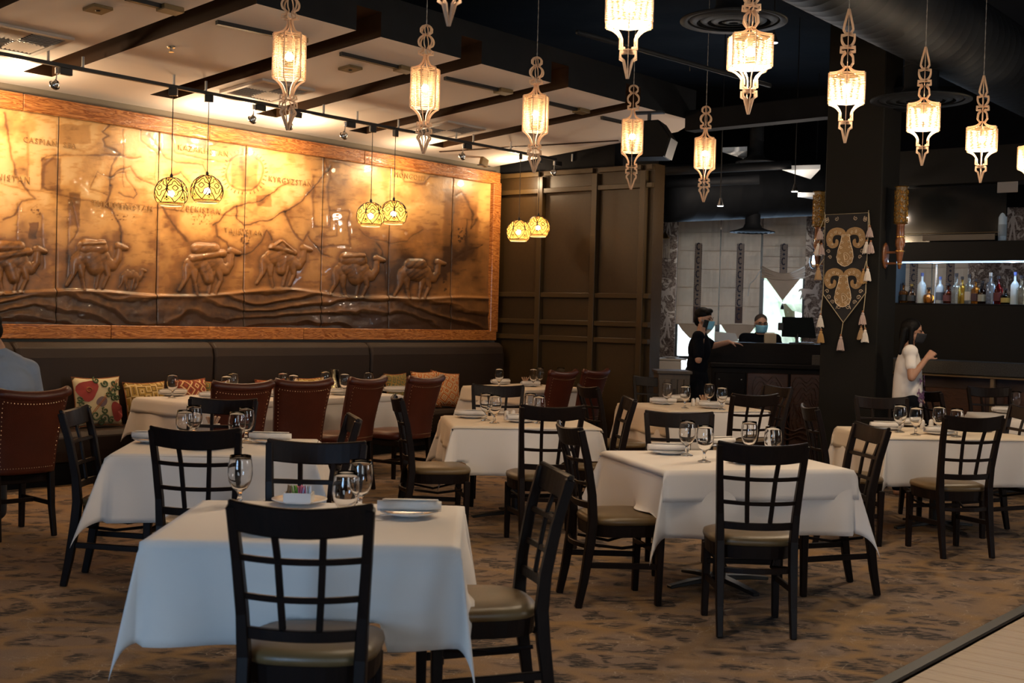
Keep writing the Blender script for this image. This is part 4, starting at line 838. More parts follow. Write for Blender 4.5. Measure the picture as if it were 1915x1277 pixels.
# hanging string lamp and small glass bulb
c=onplane(1243,470,Wn,W0+Wn*.35); t=thing('string_lamp','pale fringed string lamp half hidden behind the panelled wall end','lamp',c); mb=MB()
for i in range(18): a=2*PI*i/18; mb.tube([(.07*math.cos(a),.07*math.sin(a),.20),(.075*math.cos(a),.075*math.sin(a),-.10)],.004,4)
mb.obj('fringe',M_ts['w'],t); MB().lathe([(.005,.30),(.07,.20),(.075,.19)],14,cap=False).obj('cap',M_gilt,t)
c=onplane(1521,490,Wn,W0+Wn*1.2); t=thing('glass_bulb_lamp','small glowing clear bulb lamp left of the column','lamp',c); MB().lathe([(.001,-.10),(.04,-.07),(.06,0),(.05,.06),(.03,.10)],16).obj('globe',M_glass,t,smooth=True); MB().sph((0,0,0),.018,8,6).obj('filament',mat('amber_glow',(1,.6,.3),.3,emit=(1,.55,.25),es=12),t); MB().tube([(0,0,.1),(0,0,CEIL-c.z)],.006,6).obj('stem',M_black,t)
# ================================================================== HOST DESK AND RECEPTION
M_desk=wood('desk_wood',(.004,.0026,.002),(.008,.0045,.003),.5,(1,1,5),4,1); M_desk.node_tree.nodes['Principled BSDF'].inputs['Specular IOR Level'].default_value=.1
M_carve=wood('carved_panel',(.028,.008,.004),(.055,.018,.007),.45,(1,1,3),5,3,bump=.3)
DY=14.3
dl=atY(1332,650,DY); dr=atY(1560,650,DY); dx0,dx1=dl.x,dr.x
desk=thing('host_desk','long black host desk with carved reddish front panels','desk',((dx0+dx1)/2,DY,0)); hw=(dx1-dx0)/2
MB().box((0,.35,.53),(2*hw,.7,1.06)).obj('body',M_desk,desk,bevel=.008)
MB().box((0,.33,1.085),(2*hw+.06,.78,.05)).obj('worktop',M_desk,desk,bevel=.006)
za=atY(1400,641,DY).z
MB().box((-.12,.30,(1.11+za)/2),(2*hw+.10,.36,za-1.11)).obj('upper_ledge',M_desk,desk,bevel=.006)
for i,(x0,x1) in enumerate(((1337,1393),(1397,1473),(1478,1540))):
    a=atY(x0,700,DY).x-(dx0+dx1)/2; b=atY(x1,700,DY).x-(dx0+dx1)/2
    p=MB().box(((a+b)/2,-.012,.58),(b-a,.03,.84)).obj('carved_panel' if i else 'plain_panel',M_carve if i else M_desk,desk,bevel=.006)
    if i:
        cv=MB(); 
        for k in range(5): cv.tube([((a+b)/2+(.07+.035*k)*math.cos(t)*(1+.22*math.cos(4*t+k)),-.032,.60+(.12+.06*k)*math.sin(t)*(1+.16*math.cos(6*t))) for t in [2*PI*j/36 for j in range(36)]],.008,5,closed=True)
        cv.obj('carving',M_carve,p)
        # carved scalloped foot shelf
    else: 
        for s in (-.13,.13): MB().sph(((a+b)/2+s,-.03,.92),.012,8,6).obj('knob',M_steel,p)
sc=MB()
for k in range(3): sc.tube([(hw-.62+.045*i,-.06,.36-.05*k+.02*math.sin(i*1.3+k)) for i in range(16)],.010,5)
sc.obj('scalloped_trim',M_carve,desk)
# things on the desk
def dpt(px,py): return atY(px,py,DY+.3)
mo=dpt(1490,646); mo.z=za; t=thing('desk_monitor','black flat monitor on the host desk, seen from behind','monitor',mo+Vector((0,.0,0)),.15)
mw_=(1521-1462)/F*(DY+.3); mh=.235
MB().prism([(-mw_/2+.0,.08),(mw_/2+.05,.07),(mw_/2,.08+mh),(-mw_/2,.08+mh)],.035).obj('screen',mat('monitor_black',(.002,.003,.003),.6,spec=.1),t,bevel=.006); MB().lathe([(.09,0),(.09,.012),(.02,.02),(.018,.12)],16).obj('stand',M_black,t)
MB().box((-mw_/2-.02,0,.20),(.05,.05,.09)).obj('card_reader',M_black,t,bevel=.006)
bp=dpt(1440,640); bp.z=za; t=thing('card_box','small tan box of cards on the host desk before the second man','box',bp); MB().box((0,0,.055),(.135,.05,.11)).obj('box',mat('kraft',(.26,.20,.13),.8),t); MB().box((0,.01,.10),(.11,.01,.05)).obj('cards',M_china,t)
bp=dpt(1358,640); bp.z=za; t=thing('menu_sheet','grey paper sheet propped on the host desk beside the phone man','paper',bp); MB().prism([(-.14,.005),(.15,.005),(.11,.10),(-.14,.12)],.004,(0,0,0)).obj('sheet',mat('grey_paper',(.34,.36,.38),.7),t)
t=thing('desk_clutter_tray','small silver tray of desk clutter beneath the monitor','tray',(mo.x+.1,mo.y-.08,za)); MB().box((0,0,.012),(.16,.08,.02)).obj('tray',M_steel,t,bevel=.003)
# low wooden planked cabinet by the panelled wall end
c=atY(1262,730,12.9); 
t=thing('planked_cabinet','weathered brown planked cabinet at the end of the panelled wall','cabinet',(c.x,13.2,0)); zc=atY(1262,699,12.9).z; cwid=(1291-1232)/F*12.9
MB().box((0,.0,zc/2),(cwid,.45,zc)).obj('body',wood('old_oak',(.030,.020,.012),(.055,.036,.020),.6,(6,1,1),3,1),t)
for i in range(5): MB().box((-cwid/2+cwid*(i+.5)/5,-.235,zc/2-.02),(cwid/5-.008,.02,zc-.08)).obj('plank',MAT['old_oak'],t,bevel=.003)
MB().box((0,-.01,zc+.012),(cwid+.04,.50,.03)).obj('top',MAT['old_oak'],t,bevel=.004)
# white clothed side table by the window
c=atY(1254,672,16.8); t=thing('side_table','small white-clothed table by the bright window','table',(c.x,17.0,0))
MB().prism([(-.22,0),(.17,0),(.15,c.z-.02),(-.2,c.z-.02)],.36,(0,0,.02)).obj('cloth',M_cloth,t); MB().box((0,0,c.z+.0),(.44,.40,.02)).obj('tabletop',M_cloth,t)
t2=thing('dinner_plate','white plate on the small table by the window','plate',(c.x+.02,16.95,c.z+.011)); MB().lathe([(.06,0),(.065,.004),(.115,.016),(.113,.020),(.06,.008)],24).obj('plate',M_china,t2)
# ================================================================== BAR
B0=atY(1668,612,15.0); B0.z=0
def bpt(t,n,z): return B0+E_*t+D1*n+Vector((0,0,z))
def bz(py): return 1.58+(613-py)*15/F
M_bar=mat('bar_black',(.005,.0045,.004),.5,spec=.15)
def bslab(name,t0,t1,n0,n1,z0,z1,m,par,bev=.004):
    o=MB().box((0,0,0),(t1-t0,n1-n0,z1-z0)).obj(name,m,par,bevel=bev); M4=Matrix((E_,D1,Vector((0,0,1)))).transposed().to_4x4(); M4.translation=bpt((t0+t1)/2,(n0+n1)/2,(z0+z1)/2)
    o.matrix_parent_inverse=Matrix.Translation(-par.location); o.matrix_basis=M4; return o
shelf=thing('back_bar_shelving','tall black open shelving behind the bar','shelving',bpt(1.5,0,0))
bslab('lower_panel',0,5,-.05,.02,.0,bz(570),M_bar,shelf); bslab('bottle_shelf',0,5,-.05,.32,bz(570),bz(568),M_bar,shelf)
bslab('header_beam',0,5,-.05,.35,bz(491),bz(456),M_bar,shelf); bslab('led_strip',.02,5,.0,.05,bz(494),bz(491),mat('led_strip',(.7,.85,1),.4,emit=(.55,.75,1),es=1.4),shelf,0)
bslab('side_post',-.02,.03,-.05,.3,bz(568),bz(491),mat('post_grey',(.09,.12,.15),.5),shelf)
bslab('glass_post',.40,.42,.30,.32,bz(568),bz(494),M_steel,shelf)
bslab('top_beam',0,5,-.05,.35,bz(352),bz(287),M_bar,shelf); bslab('upper_back_panel',0,1.28,.1,.14,bz(456),bz(352),mat('dark_glass',(.006,.007,.008),.08),shelf)
bslab('brass_rail',.05,1.25,-.03,-.015,bz(441),bz(440),mat('dull_brass',(.15,.10,.05),.4),shelf)
bslab('lattice_panel',.35,1.2,-.02,-.01,bz(454),bz(443),mat('rail_wood',(.09,.07,.05),.6),shelf)
bslab('lit_ceiling_patch',1.22,1.45,-.06,-.055,bz(372),bz(353),mat('lit_patch_tone',(.20,.18,.17),.5),shelf)  # pale plate standing in for a patch of lit ceiling
for i,(px) in enumerate((0,)): pass
bar=thing('bar_counter','long dark granite-topped bar with a lit wooden ledge','bar counter',bpt(1.5,-1,0))
def bz2(py): return 1.58+(613-py)*13.6/F
bslab('granite_top',-.6,5,-1.15,-.55,bz2(697),bz2(673),mat('granite',(.022,.020,.018),.35,noise=.8,nscale=90),bar); bslab('ledge',-.6,5,-1.10,-.58,bz2(702),bz2(698),wood('ledge_wood',(.20,.11,.04),(.28,.16,.06),.4),bar)
bslab('front',-.6,5,-.90,-.60,0,bz2(702),mat('bar_front',(.030,.012,.008),.5),bar)
for i in range(5): bslab('post',-.35+i*.95,-.31+i*.95,-1.08,-1.02,.0,bz2(702),mat('post_wood',(.14,.09,.045),.4),bar)
for i in range(4): bslab('front_panel',-.25+i*.95,.5+i*.95,-.92,-.89,.15,.92,M_carve,bar)
lamp('ledge_glow',bpt(.8,-1.35,1.35),1.2,(1,.7,.35),.05)
# bottles
def bottle_mb(kind,h):
    k={'tall':[(.034,0),(.037,.01),(.037,.60),(.030,.68),(.013,.74),(.012,.96),(.015,.965),(.015,1)],'square':[(.040,0),(.042,.01),(.042,.52),(.034,.60),(.014,.66),(.013,.90),(.016,.91),(.016,1)],'round':[(.03,0),(.045,.04),(.052,.35),(.046,.52),(.02,.62),(.015,.68),(.015,.88),(.02,.89),(.02,1)],'wine':[(.036,0),(.038,.01),(.038,.50),(.034,.60),(.015,.72),(.014,1)]}[kind]
    return [(r*1.3 if z<.62 else r*1.1,z*h) for r,z in k]
def btl(name,px,pytop,kind,gcol,lcol,cap,label,fill=.6,opaque=False,labelcol=None,yb=568,n=.14):
    p=onplane(px,540,D1,bpt(0,n,0)); zb=bz(yb)+.002; h=bz(pytop)-bz(yb); t=thing('liquor_bottle',label,'bottle',(p.x,p.y,zb),0,'bottles on the back bar shelf')
    pr=bottle_mb(kind,h); body=[q for q in pr if q[1]<=h*.97]
    g=mat('bottle_'+name,gcol,.08,trans=0 if opaque else .9,ior=1.3,coat=.5); MB().lathe(pr,20).obj('body',g,t,smooth=True)
    MB().lathe([(pr[-2][0]+.002,h*.90),(pr[-2][0]+.002,h+.004)],12).obj('cap',mat('cap_'+cap,{'b':(.01,.01,.02),'g':(.3,.2,.05),'s':(.5,.5,.5),'n':(.05,.08,.25)}[cap],.4),t)
    if labelcol:
        MB().lathe([(pr[2][0]+.0012,h*.12),(pr[2][0]+.0012,h*.42)],20,cap=False).obj('paper_label',mat('lbl_'+name,labelcol,.7),t)
amber=(.75,.30,.05)
for a in ((('amb'),1690,531,'square',amber,0,'b','amber whisky bottle with dark label, first on the left',.6,False,(.03,.03,.03)),
 ('dk1',1705,533,'wine',(.12,.06,.03),0,'g','dark brown bottle with black label, second from left',.6,False,(.05,.05,.05)),
 ('wh1',1724,512,'tall',(.55,.66,.74),0,'n','tall frosted white bottle with blue neck, left one',.6,True,None),
 ('am2',1737,539,'round',(.80,.32,.05),0,'b','squat round amber bottle between two frosted bottles',.6,False,None),
 ('wh2',1758,519,'tall',(.50,.60,.70),0,'n','frosted white bottle with a grey picture band',.6,True,(.10,.12,.16)),
 ('dk2',1773,531,'square',(.16,.03,.01),0,'b','dark reddish bottle right of the frosted pair',.6,False,(.12,.04,.04)),
 ('cl1',1788,513,'square',(.75,.85,.9),0,'b','clear square-shouldered bottle with tall black cap',.6,False,None),
 ('gd1',1799,519,'tall',(.90,.60,.10),0,'b','golden yellow bottle right of the clear square bottle',.6,False,None),
 ('cl2',1812,515,'tall',(.70,.78,.82),0,'b','clear bottle with a pale wrapped label',.6,False,(.42,.38,.32)),
 ('am3',1824,523,'tall',(.72,.30,.04),0,'b','slim amber bottle in the middle of the shelf',.6,False,(.05,.02,.02)),
 ('dk3',1837,527,'wine',(.03,.015,.01),0,'b','black bottle with a cream label',.6,False,(.25,.24,.18)),
 ('cl3',1852,512,'tall',(.62,.74,.92),0,'s','tall clear bluish bottle, brightest on the shelf',.6,False,None),
 ('rd1',1867,518,'wine',(.20,.01,.01),0,'b','deep red bottle with a red cap',.6,False,(.08,.01,.01)),
 ('dk4',1881,540,'square',(.04,.03,.015),0,'b','short dark bottle with a yellow label',.6,False,(.30,.22,.05)),
 ('wh3',1898,511,'tall',(.55,.66,.74),0,'n','tall frosted white bottle second from the right edge',.6,True,None),
 ('cl4',1910,517,'square',(.72,.72,.60),0,'b','clear bottle at the right edge of the shelf',.6,False,None)):
    btl(*a)
btl('top',1871,386,'tall',(.40,.50,.60),0,'s','large frosted blue bottle alone on the upper shelf',.6,True,(.2,.25,.3),yb=455,n=.12)
for i,px in enumerate((1673,1681)):
    p=onplane(px,560,D1,bpt(0,.12,0)); t=thing('tumbler',['dark short tumbler at the left end of the bottle shelf','second dark tumbler, next to the first whisky bottle'][i],'glass',(p.x,p.y,bz(568)+.002)); MB().lathe([(.024,0),(.028,.085),(.025,.085),(.021,.008),(.001,.006)],16).obj('glass',mat('smoky_glass',(.25,.28,.3),.05,trans=.9),t,smooth=True)
for i in range(3): lamp('shelf_led',bpt(.5+i*.9,.02,bz(497)),4,(.6,.78,1),.05)
# ================================================================== BANQUETTE
M_bq=mat('banquette_vinyl',(.023,.014,.010),.5,spec=.25,bump=.15,bscale=200)
bq=thing('banquette','long dark brown upholstered banquette under the mural','bench',P(8,10.1,0)); bqi=Matrix.Translation(-P(8,10.1,0))
def seam(px): return onplane(px,660,D2,P(0,10.22)).dot(D1)
ss=[3.2,seam(27),seam(398),seam(690),12.22]
prof_back=[(10.42,.46),(10.20,.46),(10.19,.60),(10.18,1.10),(10.20,1.19),(10.26,1.235),(10.34,1.24),(10.42,1.22)]
prof_seat=[(10.30,.20),(9.80,.20),(9.77,.30),(9.76,.42),(9.80,.465),(10.0,.475),(10.30,.46)]
for i in range(4):
    a,b=ss[i]+.006,ss[i+1]-.006
    for nm,pr in (('back_panel',prof_back),('seat_cushion',prof_seat)):
        mb=MB(); n=len(pr); xs=[a,a+.025,b-.025,b]; sh=[.015,0,0,.015]
        vs=[P(x,c+(s_ if c<10.3 else 0),z-(s_ if z>.5 else 0)) for x,s_ in zip(xs,sh) for c,z in pr]
        fs=[(k*n+j,k*n+(j+1)%n,(k+1)*n+(j+1)%n,(k+1)*n+j) for k in range(3) for j in range(n)]+[tuple(range(n-1,-1,-1)),tuple(3*n+j for j in range(n))]
        mb.add(vs,fs); o=mb.obj(nm,M_bq,bq,smooth=False,bevel=.008); o.matrix_parent_inverse=bqi
o=MB().prism([(v.x,v.y) for v in (P(3.2,9.84),P(12.16,9.84),P(12.16,10.4),P(3.2,10.4))],.20,(0,0,.10),(1,0,0),(0,1,0)).obj('plinth',M_blackm,bq); o.matrix_parent_inverse=bqi
# ================================================================== CUSHIONS
def kilim(name,cols,sc,rot=.0,metric='MANHATTAN'):
    M=mat(name,cols[0],.9,bump=.3,bscale=250); nt=M.node_tree; b=nt.nodes['Principled BSDF']; L=nt.links.new; tc=nt.nodes['Texture Coordinate']
    mp=nt.nodes.new('ShaderNodeMapping'); mp.inputs['Scale'].default_value=(1,.05,1); mp.inputs['Rotation'].default_value=(0,rot,0); L(tc.outputs['Object'],mp.inputs[0])
    v=nt.nodes.new('ShaderNodeTexVoronoi'); v.distance=metric; v.inputs['Scale'].default_value=sc; v.inputs['Randomness'].default_value=.35; L(mp.outputs[0],v.inputs[0])
    mu=nt.nodes.new('ShaderNodeMath'); mu.operation='MULTIPLY'; mu.inputs[1].default_value=2.2; L(v.outputs['Distance'],mu.inputs[0])
    pp=nt.nodes.new('ShaderNodeMath'); pp.operation='FRACT'; L(mu.outputs[0],pp.inputs[0])
    r=nt.nodes.new('ShaderNodeValToRGB'); r.color_ramp.interpolation='CONSTANT'; e=r.color_ramp.elements; e[0].color=(*cols[0],1); e[1].position=.30; e[1].color=(*cols[1],1)
    for p,c in zip((.45,.62,.85),cols[2:]): q=e.new(p); q.color=(*c,1)
    L(pp.outputs[0],r.inputs[0]); L(r.outputs[0],b.inputs['Base Color']); return M
CRM=(.52,.38,.20); GLD=(.32,.19,.035); DKR=(.22,.035,.015); ORG=(.36,.10,.02); GRN=(.06,.075,.035); BRN=(.05,.022,.012)
K1=kilim('kilim_gold',[GLD,BRN,GLD,CRM,GLD],9,.785); K2=kilim('kilim_red',[DKR,BRN,ORG,CRM,DKR],8); K3=kilim('kilim_darkgold',[GRN,GLD,BRN,GLD,GRN],11,.4); K4=kilim('kilim_orange',[ORG,CRM,DKR,CRM,ORG],8,.3)
K5=kilim('kilim_diamond',[DKR,BRN,DKR,ORG,BRN],13,.785); K6=mat('cream_embroidery',(.50,.40,.24),.9,bump=.3,bscale=250)
def pillow_mesh(W_,H,T,name,m,n=14):
    mb=MB(); vs=[];fs=[]
    for s in (1,-1):
        for i in range(n+1):
            for j in range(n+1):
                u=i/n*2-1; v=j/n*2-1; k=(1-u**2)*(1-v**2); x=u*W_/2*(1-.07*(1-v*v)**1*(abs(u)**2)*1.3); z=v*H/2*(1-.07*(1-u*u)*(abs(v)**2)*1.3)
                vs.append((x,-s*(T/2*max(k,0)**.38),z))
    N=(n+1)**2
    for s in (0,1):
        for i in range(n):
            for j in range(n):
                a=s*N+i*(n+1)+j; fs.append((a,a+n+1,a+n+2,a+1))
    mb.add(vs,fs); return mb.mesh(name,m,smooth=True)
def cushion(px,py,W_,H,m,label,tilt=.28,c2=10.08,rz=0,roll_=0):
    p=onplane(px,py,D2,P(0,c2)); z=.475+H/2*math.cos(tilt)+.005; c=p.dot(D1)
    t=thing('throw_cushion',label,'cushion',P(c,c2-.015,z),ANG1+rz,'patterned cushions on the banquette'); t.rotation_euler=(-tilt,roll_,ANG1+rz)
    link('cover',pillow_mesh(W_,H,.13,'cover',m),t); mb=MB()
    mb.tube([((W_/2)*a,0,(H/2)*b) for a,b in ((-1,-1),(-.5,-.935),(0,-.91),(.5,-.935),(1,-1),(.93,-.5),(.91,0),(.93,.5),(1,1),(.5,.935),(0,.91),(-.5,.935),(-1,1),(-.93,.5),(-.91,0),(-.93,-.5))],.005,5,closed=True); mb.obj('piping',mat('rust_piping',(.26,.08,.02),.8),t); return t
big=cushion(180,760,.46,.46,K6,'large cream cushion with red and green scroll embroidery, leftmost on the banquette',.2,10.02,-.1)
def yb(x,z): # front surface of the big cushion
    u=x/.23; v=z/.23; return -(.065*max((1-u*u)*(1-v*v),0)**.38)-.003
reds=MB(); gr=MB(); pu=MB(); ln=MB()
def blob(mb,cx,cz,rx,rz,rot=0,n=18,w=.0):
    pts=[]
    for i in range(n):
        a=2*PI*i/n; r=1+w*math.cos(3*a); x=cx+rx*r*math.cos(a)*math.cos(rot)-rz*r*math.sin(a)*math.sin(rot); z=cz+rx*r*math.cos(a)*math.sin(rot)+rz*r*math.sin(a)*math.cos(rot); pts.append((x,yb(x,z)-.001,z))
    c=(cx,yb(cx,cz)-.0015,cz); mb.add([c]+pts,[(0,1+i,1+(i+1)%n) for i in range(n)])
blob(reds,-.11,.10,.105,.09,.6,w=.14); blob(reds,.165,-.10,.062,.09,.2,w=.1); blob(pu,.02,-.01,.04,.05,-.7); blob(pu,-.0,.0,.05,.03,.7)
def scr(mb,pts,r): mb.tube([(x,yb(x,z)-.002,z) for x,z in pts],r,5)
for cx,cz,r,a,s in ((.06,.16,.035,3,1),(.13,.09,.04,2.4,1),(.17,.03,.03,2,1),(.08,.06,.03,1,-1),(-.13,-.08,.04,.5,1),(-.05,-.13,.045,0,-1),(.03,-.16,.04,0,1),(.10,-.18,.03,1,1),(-.17,-.02,.03,1,1),(.04,-.09,.03,2,1),(-.02,.19,.03,2,1),(.15,.16,.03,0,-1),(.19,.12,.025,2,1),(-.19,.02,.03,4,1),(-.16,-.14,.035,2,-1),(.0,-.19,.03,1,-1),(.13,.02,.03,0,1)):
    g1=MB(); scr(g1,spiral(cx,cz,r*1.1,a,1.2,s,12),.008); g1.obj('green_scroll',mat('green_thread',(.06,.085,.035),.9),big)
for off in (-.008,.008): scr(ln,[(-.16+.36*i/12+off,-.20+.40*i/12) for i in range(13)],.003)
scr(ln,[(-.10+.03*math.cos(a)*(1-a/9),.10+.03*math.sin(a)*(1-a/9)) for a in [i*.4 for i in range(18)]],.006)
reds.obj('red_blossoms',mat('red_thread',(.24,.03,.025),.9),big); pu.obj('mauve_leaves',mat('mauve_thread',(.14,.09,.10),.9),big); ln.obj('stem_lines',mat('rust_thread',(.30,.10,.03),.9),big)
cushion(272,735,.46,0.40,K1,'gold lumbar cushion with diamond bands, behind the left end of the long table',.25,10.08)
cushion(360,732,.38,0.42,K2,'red kilim cushion with a cream medallion, behind the first goblet of the long table',.25,10.06,.1)
cushion(408,735,.36,0.39,K3,'dark green and gold cushion behind the left candle glass',.25,10.09)
cushion(508,732,.40,0.39,K5,'dark red cushion with black lattice, between the first two leather chairs',.25,10.08)
cushion(580,730,.42,0.40,K1,'gold cushion behind the second leather chair from the left of the long table',.25,10.06)
cushion(742,730,.36,0.42,K3,'olive gold cushion left of the last leather chair of the long table',.25,10.06)
cushion(795,728,.40,0.44,K4,'rust cushion partly hidden behind the last leather chair of the long table',.25,10.0,-.1)
cushion(832,735,.40,0.44,K4,'orange and cream kilim cushion leaning at the right end of the banquette',.35,9.98,-.3,.12)
# ================================================================== CHAIRS
def make_chair():
    t=thing('dining_chair','x','chair'); q=lambda x,b=.0: x
    # seat pad: rounded square dome
    def ring(w,d,z,n=32,e=3.2,yo=0):
        out=[]
        for i in range(n):
            a=2*PI*i/n; c,s=math.cos(a),math.sin(a); out.append((w/2*math.copysign(abs(c)**(2/e),c)*(1.0+.05*s),d/2*math.copysign(abs(s)**(2/e),s)+yo,z))
        return out
    rs=[(.38,.38,.448),(.445,.440,.452),(.455,.450,.468),(.445,.440,.486),(.38,.37,.499),(.20,.20,.505),(.02,.02,.506)]
    mb=MB(); vs=[p for r in rs for p in ring(r[0],r[1],r[2])]; n=32
    mb.add(vs,[(i*n+j,i*n+(j+1)%n,(i+1)*n+(j+1)%n,(i+1)*n+j) for i in range(len(rs)-1) for j in range(n)]+[tuple(range(n-1,-1,-1)),tuple((len(rs)-1)*n+j for j in range(n))])
    mb.obj('seat',M_seat,t,smooth=True)
    mb=MB(); vs=ring(.43,.43,.385)+ring(.44,.44,.450)+ring(.40,.40,.450)+ring(.39,.39,.385); mb.add(vs,[(i*n+j,i*n+(j+1)%n,((i+1)%4)*n+(j+1)%n,((i+1)%4)*n+j) for i in range(4) for j in range(n)]); mb.obj('seat_frame',M_dark,t,smooth=False)
    for s in (-1,1):
        path=[(s*.185,-.285,0),(s*.185,-.255,.15),(s*.185,-.225,.36),(s*.186,-.215,.48),(s*.192,-.225,.62),(s*.204,-.258,.80),(s*.216,-.305,.975)]
        MB().bar(path,.036,.044,ref=(0,1,0),scales=[.85,1,1.15,1.12,1,.92,.85]).obj('post',M_dark,t,bevel=.004)
        MB().bar([(s*.190,.175,0),(s*.188,.178,.2),(s*.186,.18,.40)],.042,.042,ref=(0,1,0),scales=[.82,.92,1.05]).obj('leg',M_dark,t,bevel=.004)
        MB().bar([(s*.186,-.235,.235),(s*.188,.175,.215)],.020,.032).obj('side_stretcher',M_dark,t,bevel=.003)
    def yz(z): # back plane offset at height z
        return np.interp(z,[.48,.62,.80,.975],[-.215,-.225,-.258,-.305])
    def rail(z,h,th,dip,bulge,hw,name,bev=.003):
        mb=MB(); n=12; vs=[]
        for i in range(n+1):
            u=i/n*2-1; k=1-u*u
            for dz in (-h/2,h/2):
                zc=z+dz-dip*k; y=yz(z+dz)-bulge*k
                vs+= [(u*hw,y-th/2,zc),(u*hw,y+th/2,zc)]
        fs=[]
        for i in range(n):
            a=i*4; fs+= [(a,a+4,a+6,a+2),(a+1,a+3,a+7,a+5),(a+2,a+6,a+7,a+3),(a,a+1,a+5,a+4)]
        fs+=[(0,2,3,1),(n*4,n*4+1,n*4+3,n*4+2)]; mb.add(vs,fs); return mb.obj(name,M_dark,t,bevel=bev)
    rail(.945,.098,.024,.020,.040,.226,'top_rail',.006)
    for z in (.805,.680): rail(z,.021,.018,.006,.034,.198,'cross_slat')
    rail(.560,.038,.022,.004,.030,.186,'lower_rail')
    for s in (-1,1):
        MB().bar([(s*.058,yz(.575)-.026,.575),(s*.064,yz(.68)-.030,.68),(s*.070,yz(.80)-.031,.80),(s*.076,yz(.9)-.034,.885)],.022,.016,ref=(0,1,0)).obj('upright_slat',M_dark,t,bevel=.003)
    MB().bar([(x*.180,-.225-.05*(1-x*x),.335) for x in [i/5-1 for i in range(11)]],.018,.028).obj('back_stretcher',M_dark,t,bevel=.003)
    MB().bar([(x*.186,.16+.0*(1-x*x),.30) for x in (-1,1)],.018,.028).obj('front_stretcher',M_dark,t,bevel=.003)
    for s in (-1,1): MB().tube([(s*.17,-.19,.34),(s*.12,-.02,.31),(s*.17,.15,.34)],.009,6).obj('brace',M_dark,t)
    return t
ch=Proto(make_chair())
def make_leather():
    t=thing('leather_chair','x','chair')
    M=M_leather; n=14; hs=[.44,.46,.60,.75,.90,.975,.995]
    def sec(z,u,s):
        k=1-u*u; hw=np.interp(z,[.44,.75,.99],[.205,.225,.250]); yc=np.interp(z,[.44,.60,.80,1.0],[-.215,-.225,-.265,-.325])-.045*k+.0
        zz=z-(.022*k if z>.9 else 0)+(.010*abs(u)**6 if z>.9 else 0); th=.030*(1 if abs(u)<.97 else .7)
        return (u*hw,yc+s*th,zz)
    vs=[]; 
    for s in (-1,1):
        for z in hs:
            for i in range(n+1): vs.append(sec(z,i/n*2-1,s))
    N=len(hs)*(n+1); fs=[]
    for s in (0,1):
        for r in range(len(hs)-1):
            for i in range(n): a=s*N+r*(n+1)+i; fs.append((a,a+1,a+n+2,a+n+1))
    for i in range(n): fs.append((i,i+1,N+i+1,N+i)); a=(len(hs)-1)*(n+1)+i; fs.append((a,a+1,N+a+1,N+a))
    for r in range(len(hs)-1): a=r*(n+1); fs.append((a,a+n+1,N+a+n+1,N+a)); a+=n; fs.append((a,a+n+1,N+a+n+1,N+a))
    MB().add(vs,fs).obj('backrest',M,t,smooth=True)
    r=MB(); r.tube([sec(.985,u,0) for u in [i/10*2-1 for i in range(11)]],.036,10); r.obj('top_roll',M,t,smooth=True)
    nh=MB()
    pts=[(z,-.90) for z in np.arange(.50,.94,.030)]+[(z,.90) for z in np.arange(.50,.94,.030)]+[(.935,u) for u in np.arange(-.87,.9,.085)]+[(.48,u) for u in np.arange(-.87,.9,.085)]
    for z,u in pts: p=Vector(sec(z,u,-1)); nh.sph(p,(.0042,.003,.0042),6,4)
    nh.obj('nailhead_trim',M_nail,t)['kind']='stuff'
    def ring(w,d,z,n=28,e=3.4): return [(w/2*math.copysign(abs(math.cos(a))**(2/e),math.cos(a)),d/2*math.copysign(abs(math.sin(a))**(2/e),math.sin(a))+.02,z) for a in [2*PI*i/n for i in range(n)]]
    rs=[(.40,.42,.425),(.46,.47,.43),(.475,.485,.46),(.46,.47,.492),(.38,.38,.506),(.02,.02,.510)]; n=28
    MB().add([p for r_ in rs for p in ring(*r_)],[(i*n+j,i*n+(j+1)%n,(i+1)*n+(j+1)%n,(i+1)*n+j) for i in range(5) for j in range(n)]+[tuple(range(n-1,-1,-1)),tuple(5*n+j for j in range(n))]).obj('seat',M,t,smooth=True)
    MB().box((0,.01,.395),(.42,.42,.06)).obj('seat_frame',M_dark,t,bevel=.006)
    for s in (-1,1):
        MB().bar([(s*.195,-.27,0),(s*.19,-.235,.2),(s*.19,-.215,.44)],.036,.042,ref=(0,1,0),scales=[.85,1,1.1]).obj('leg',M_dark,t,bevel=.004)
        MB().bar([(s*.195,.19,0),(s*.195,.19,.38)],.040,.040,ref=(0,1,0),scales=[.85,1]).obj('leg',M_dark,t,bevel=.004)
        MB().bar([(s*.19,-.235,.22),(s*.195,.19,.22)],.02,.03).obj('side_stretcher',M_dark,t,bevel=.003)
    MB().bar([(-.18,.0,.22),(.18,.0,.22)],.02,.03).obj('cross_stretcher',M_dark,t,bevel=.003)
    return t
lc=Proto(make_leather())
CHAIRS=[]
def chair(b,f,label,group,pr=ch,off=.30):
    f=Vector((f[0],f[1],0)).normalized(); b=Vector((b[0],b[1],0)); o=b+f*off; rz=math.atan2(f.y,f.x)-PI/2
    CHAIRS.append((o,f)); return pr.put(o,rz,label,group)
def bx(px,Y): return ((px-957.5)/F*Y,Y)
g='dark lattice-back dining chairs'
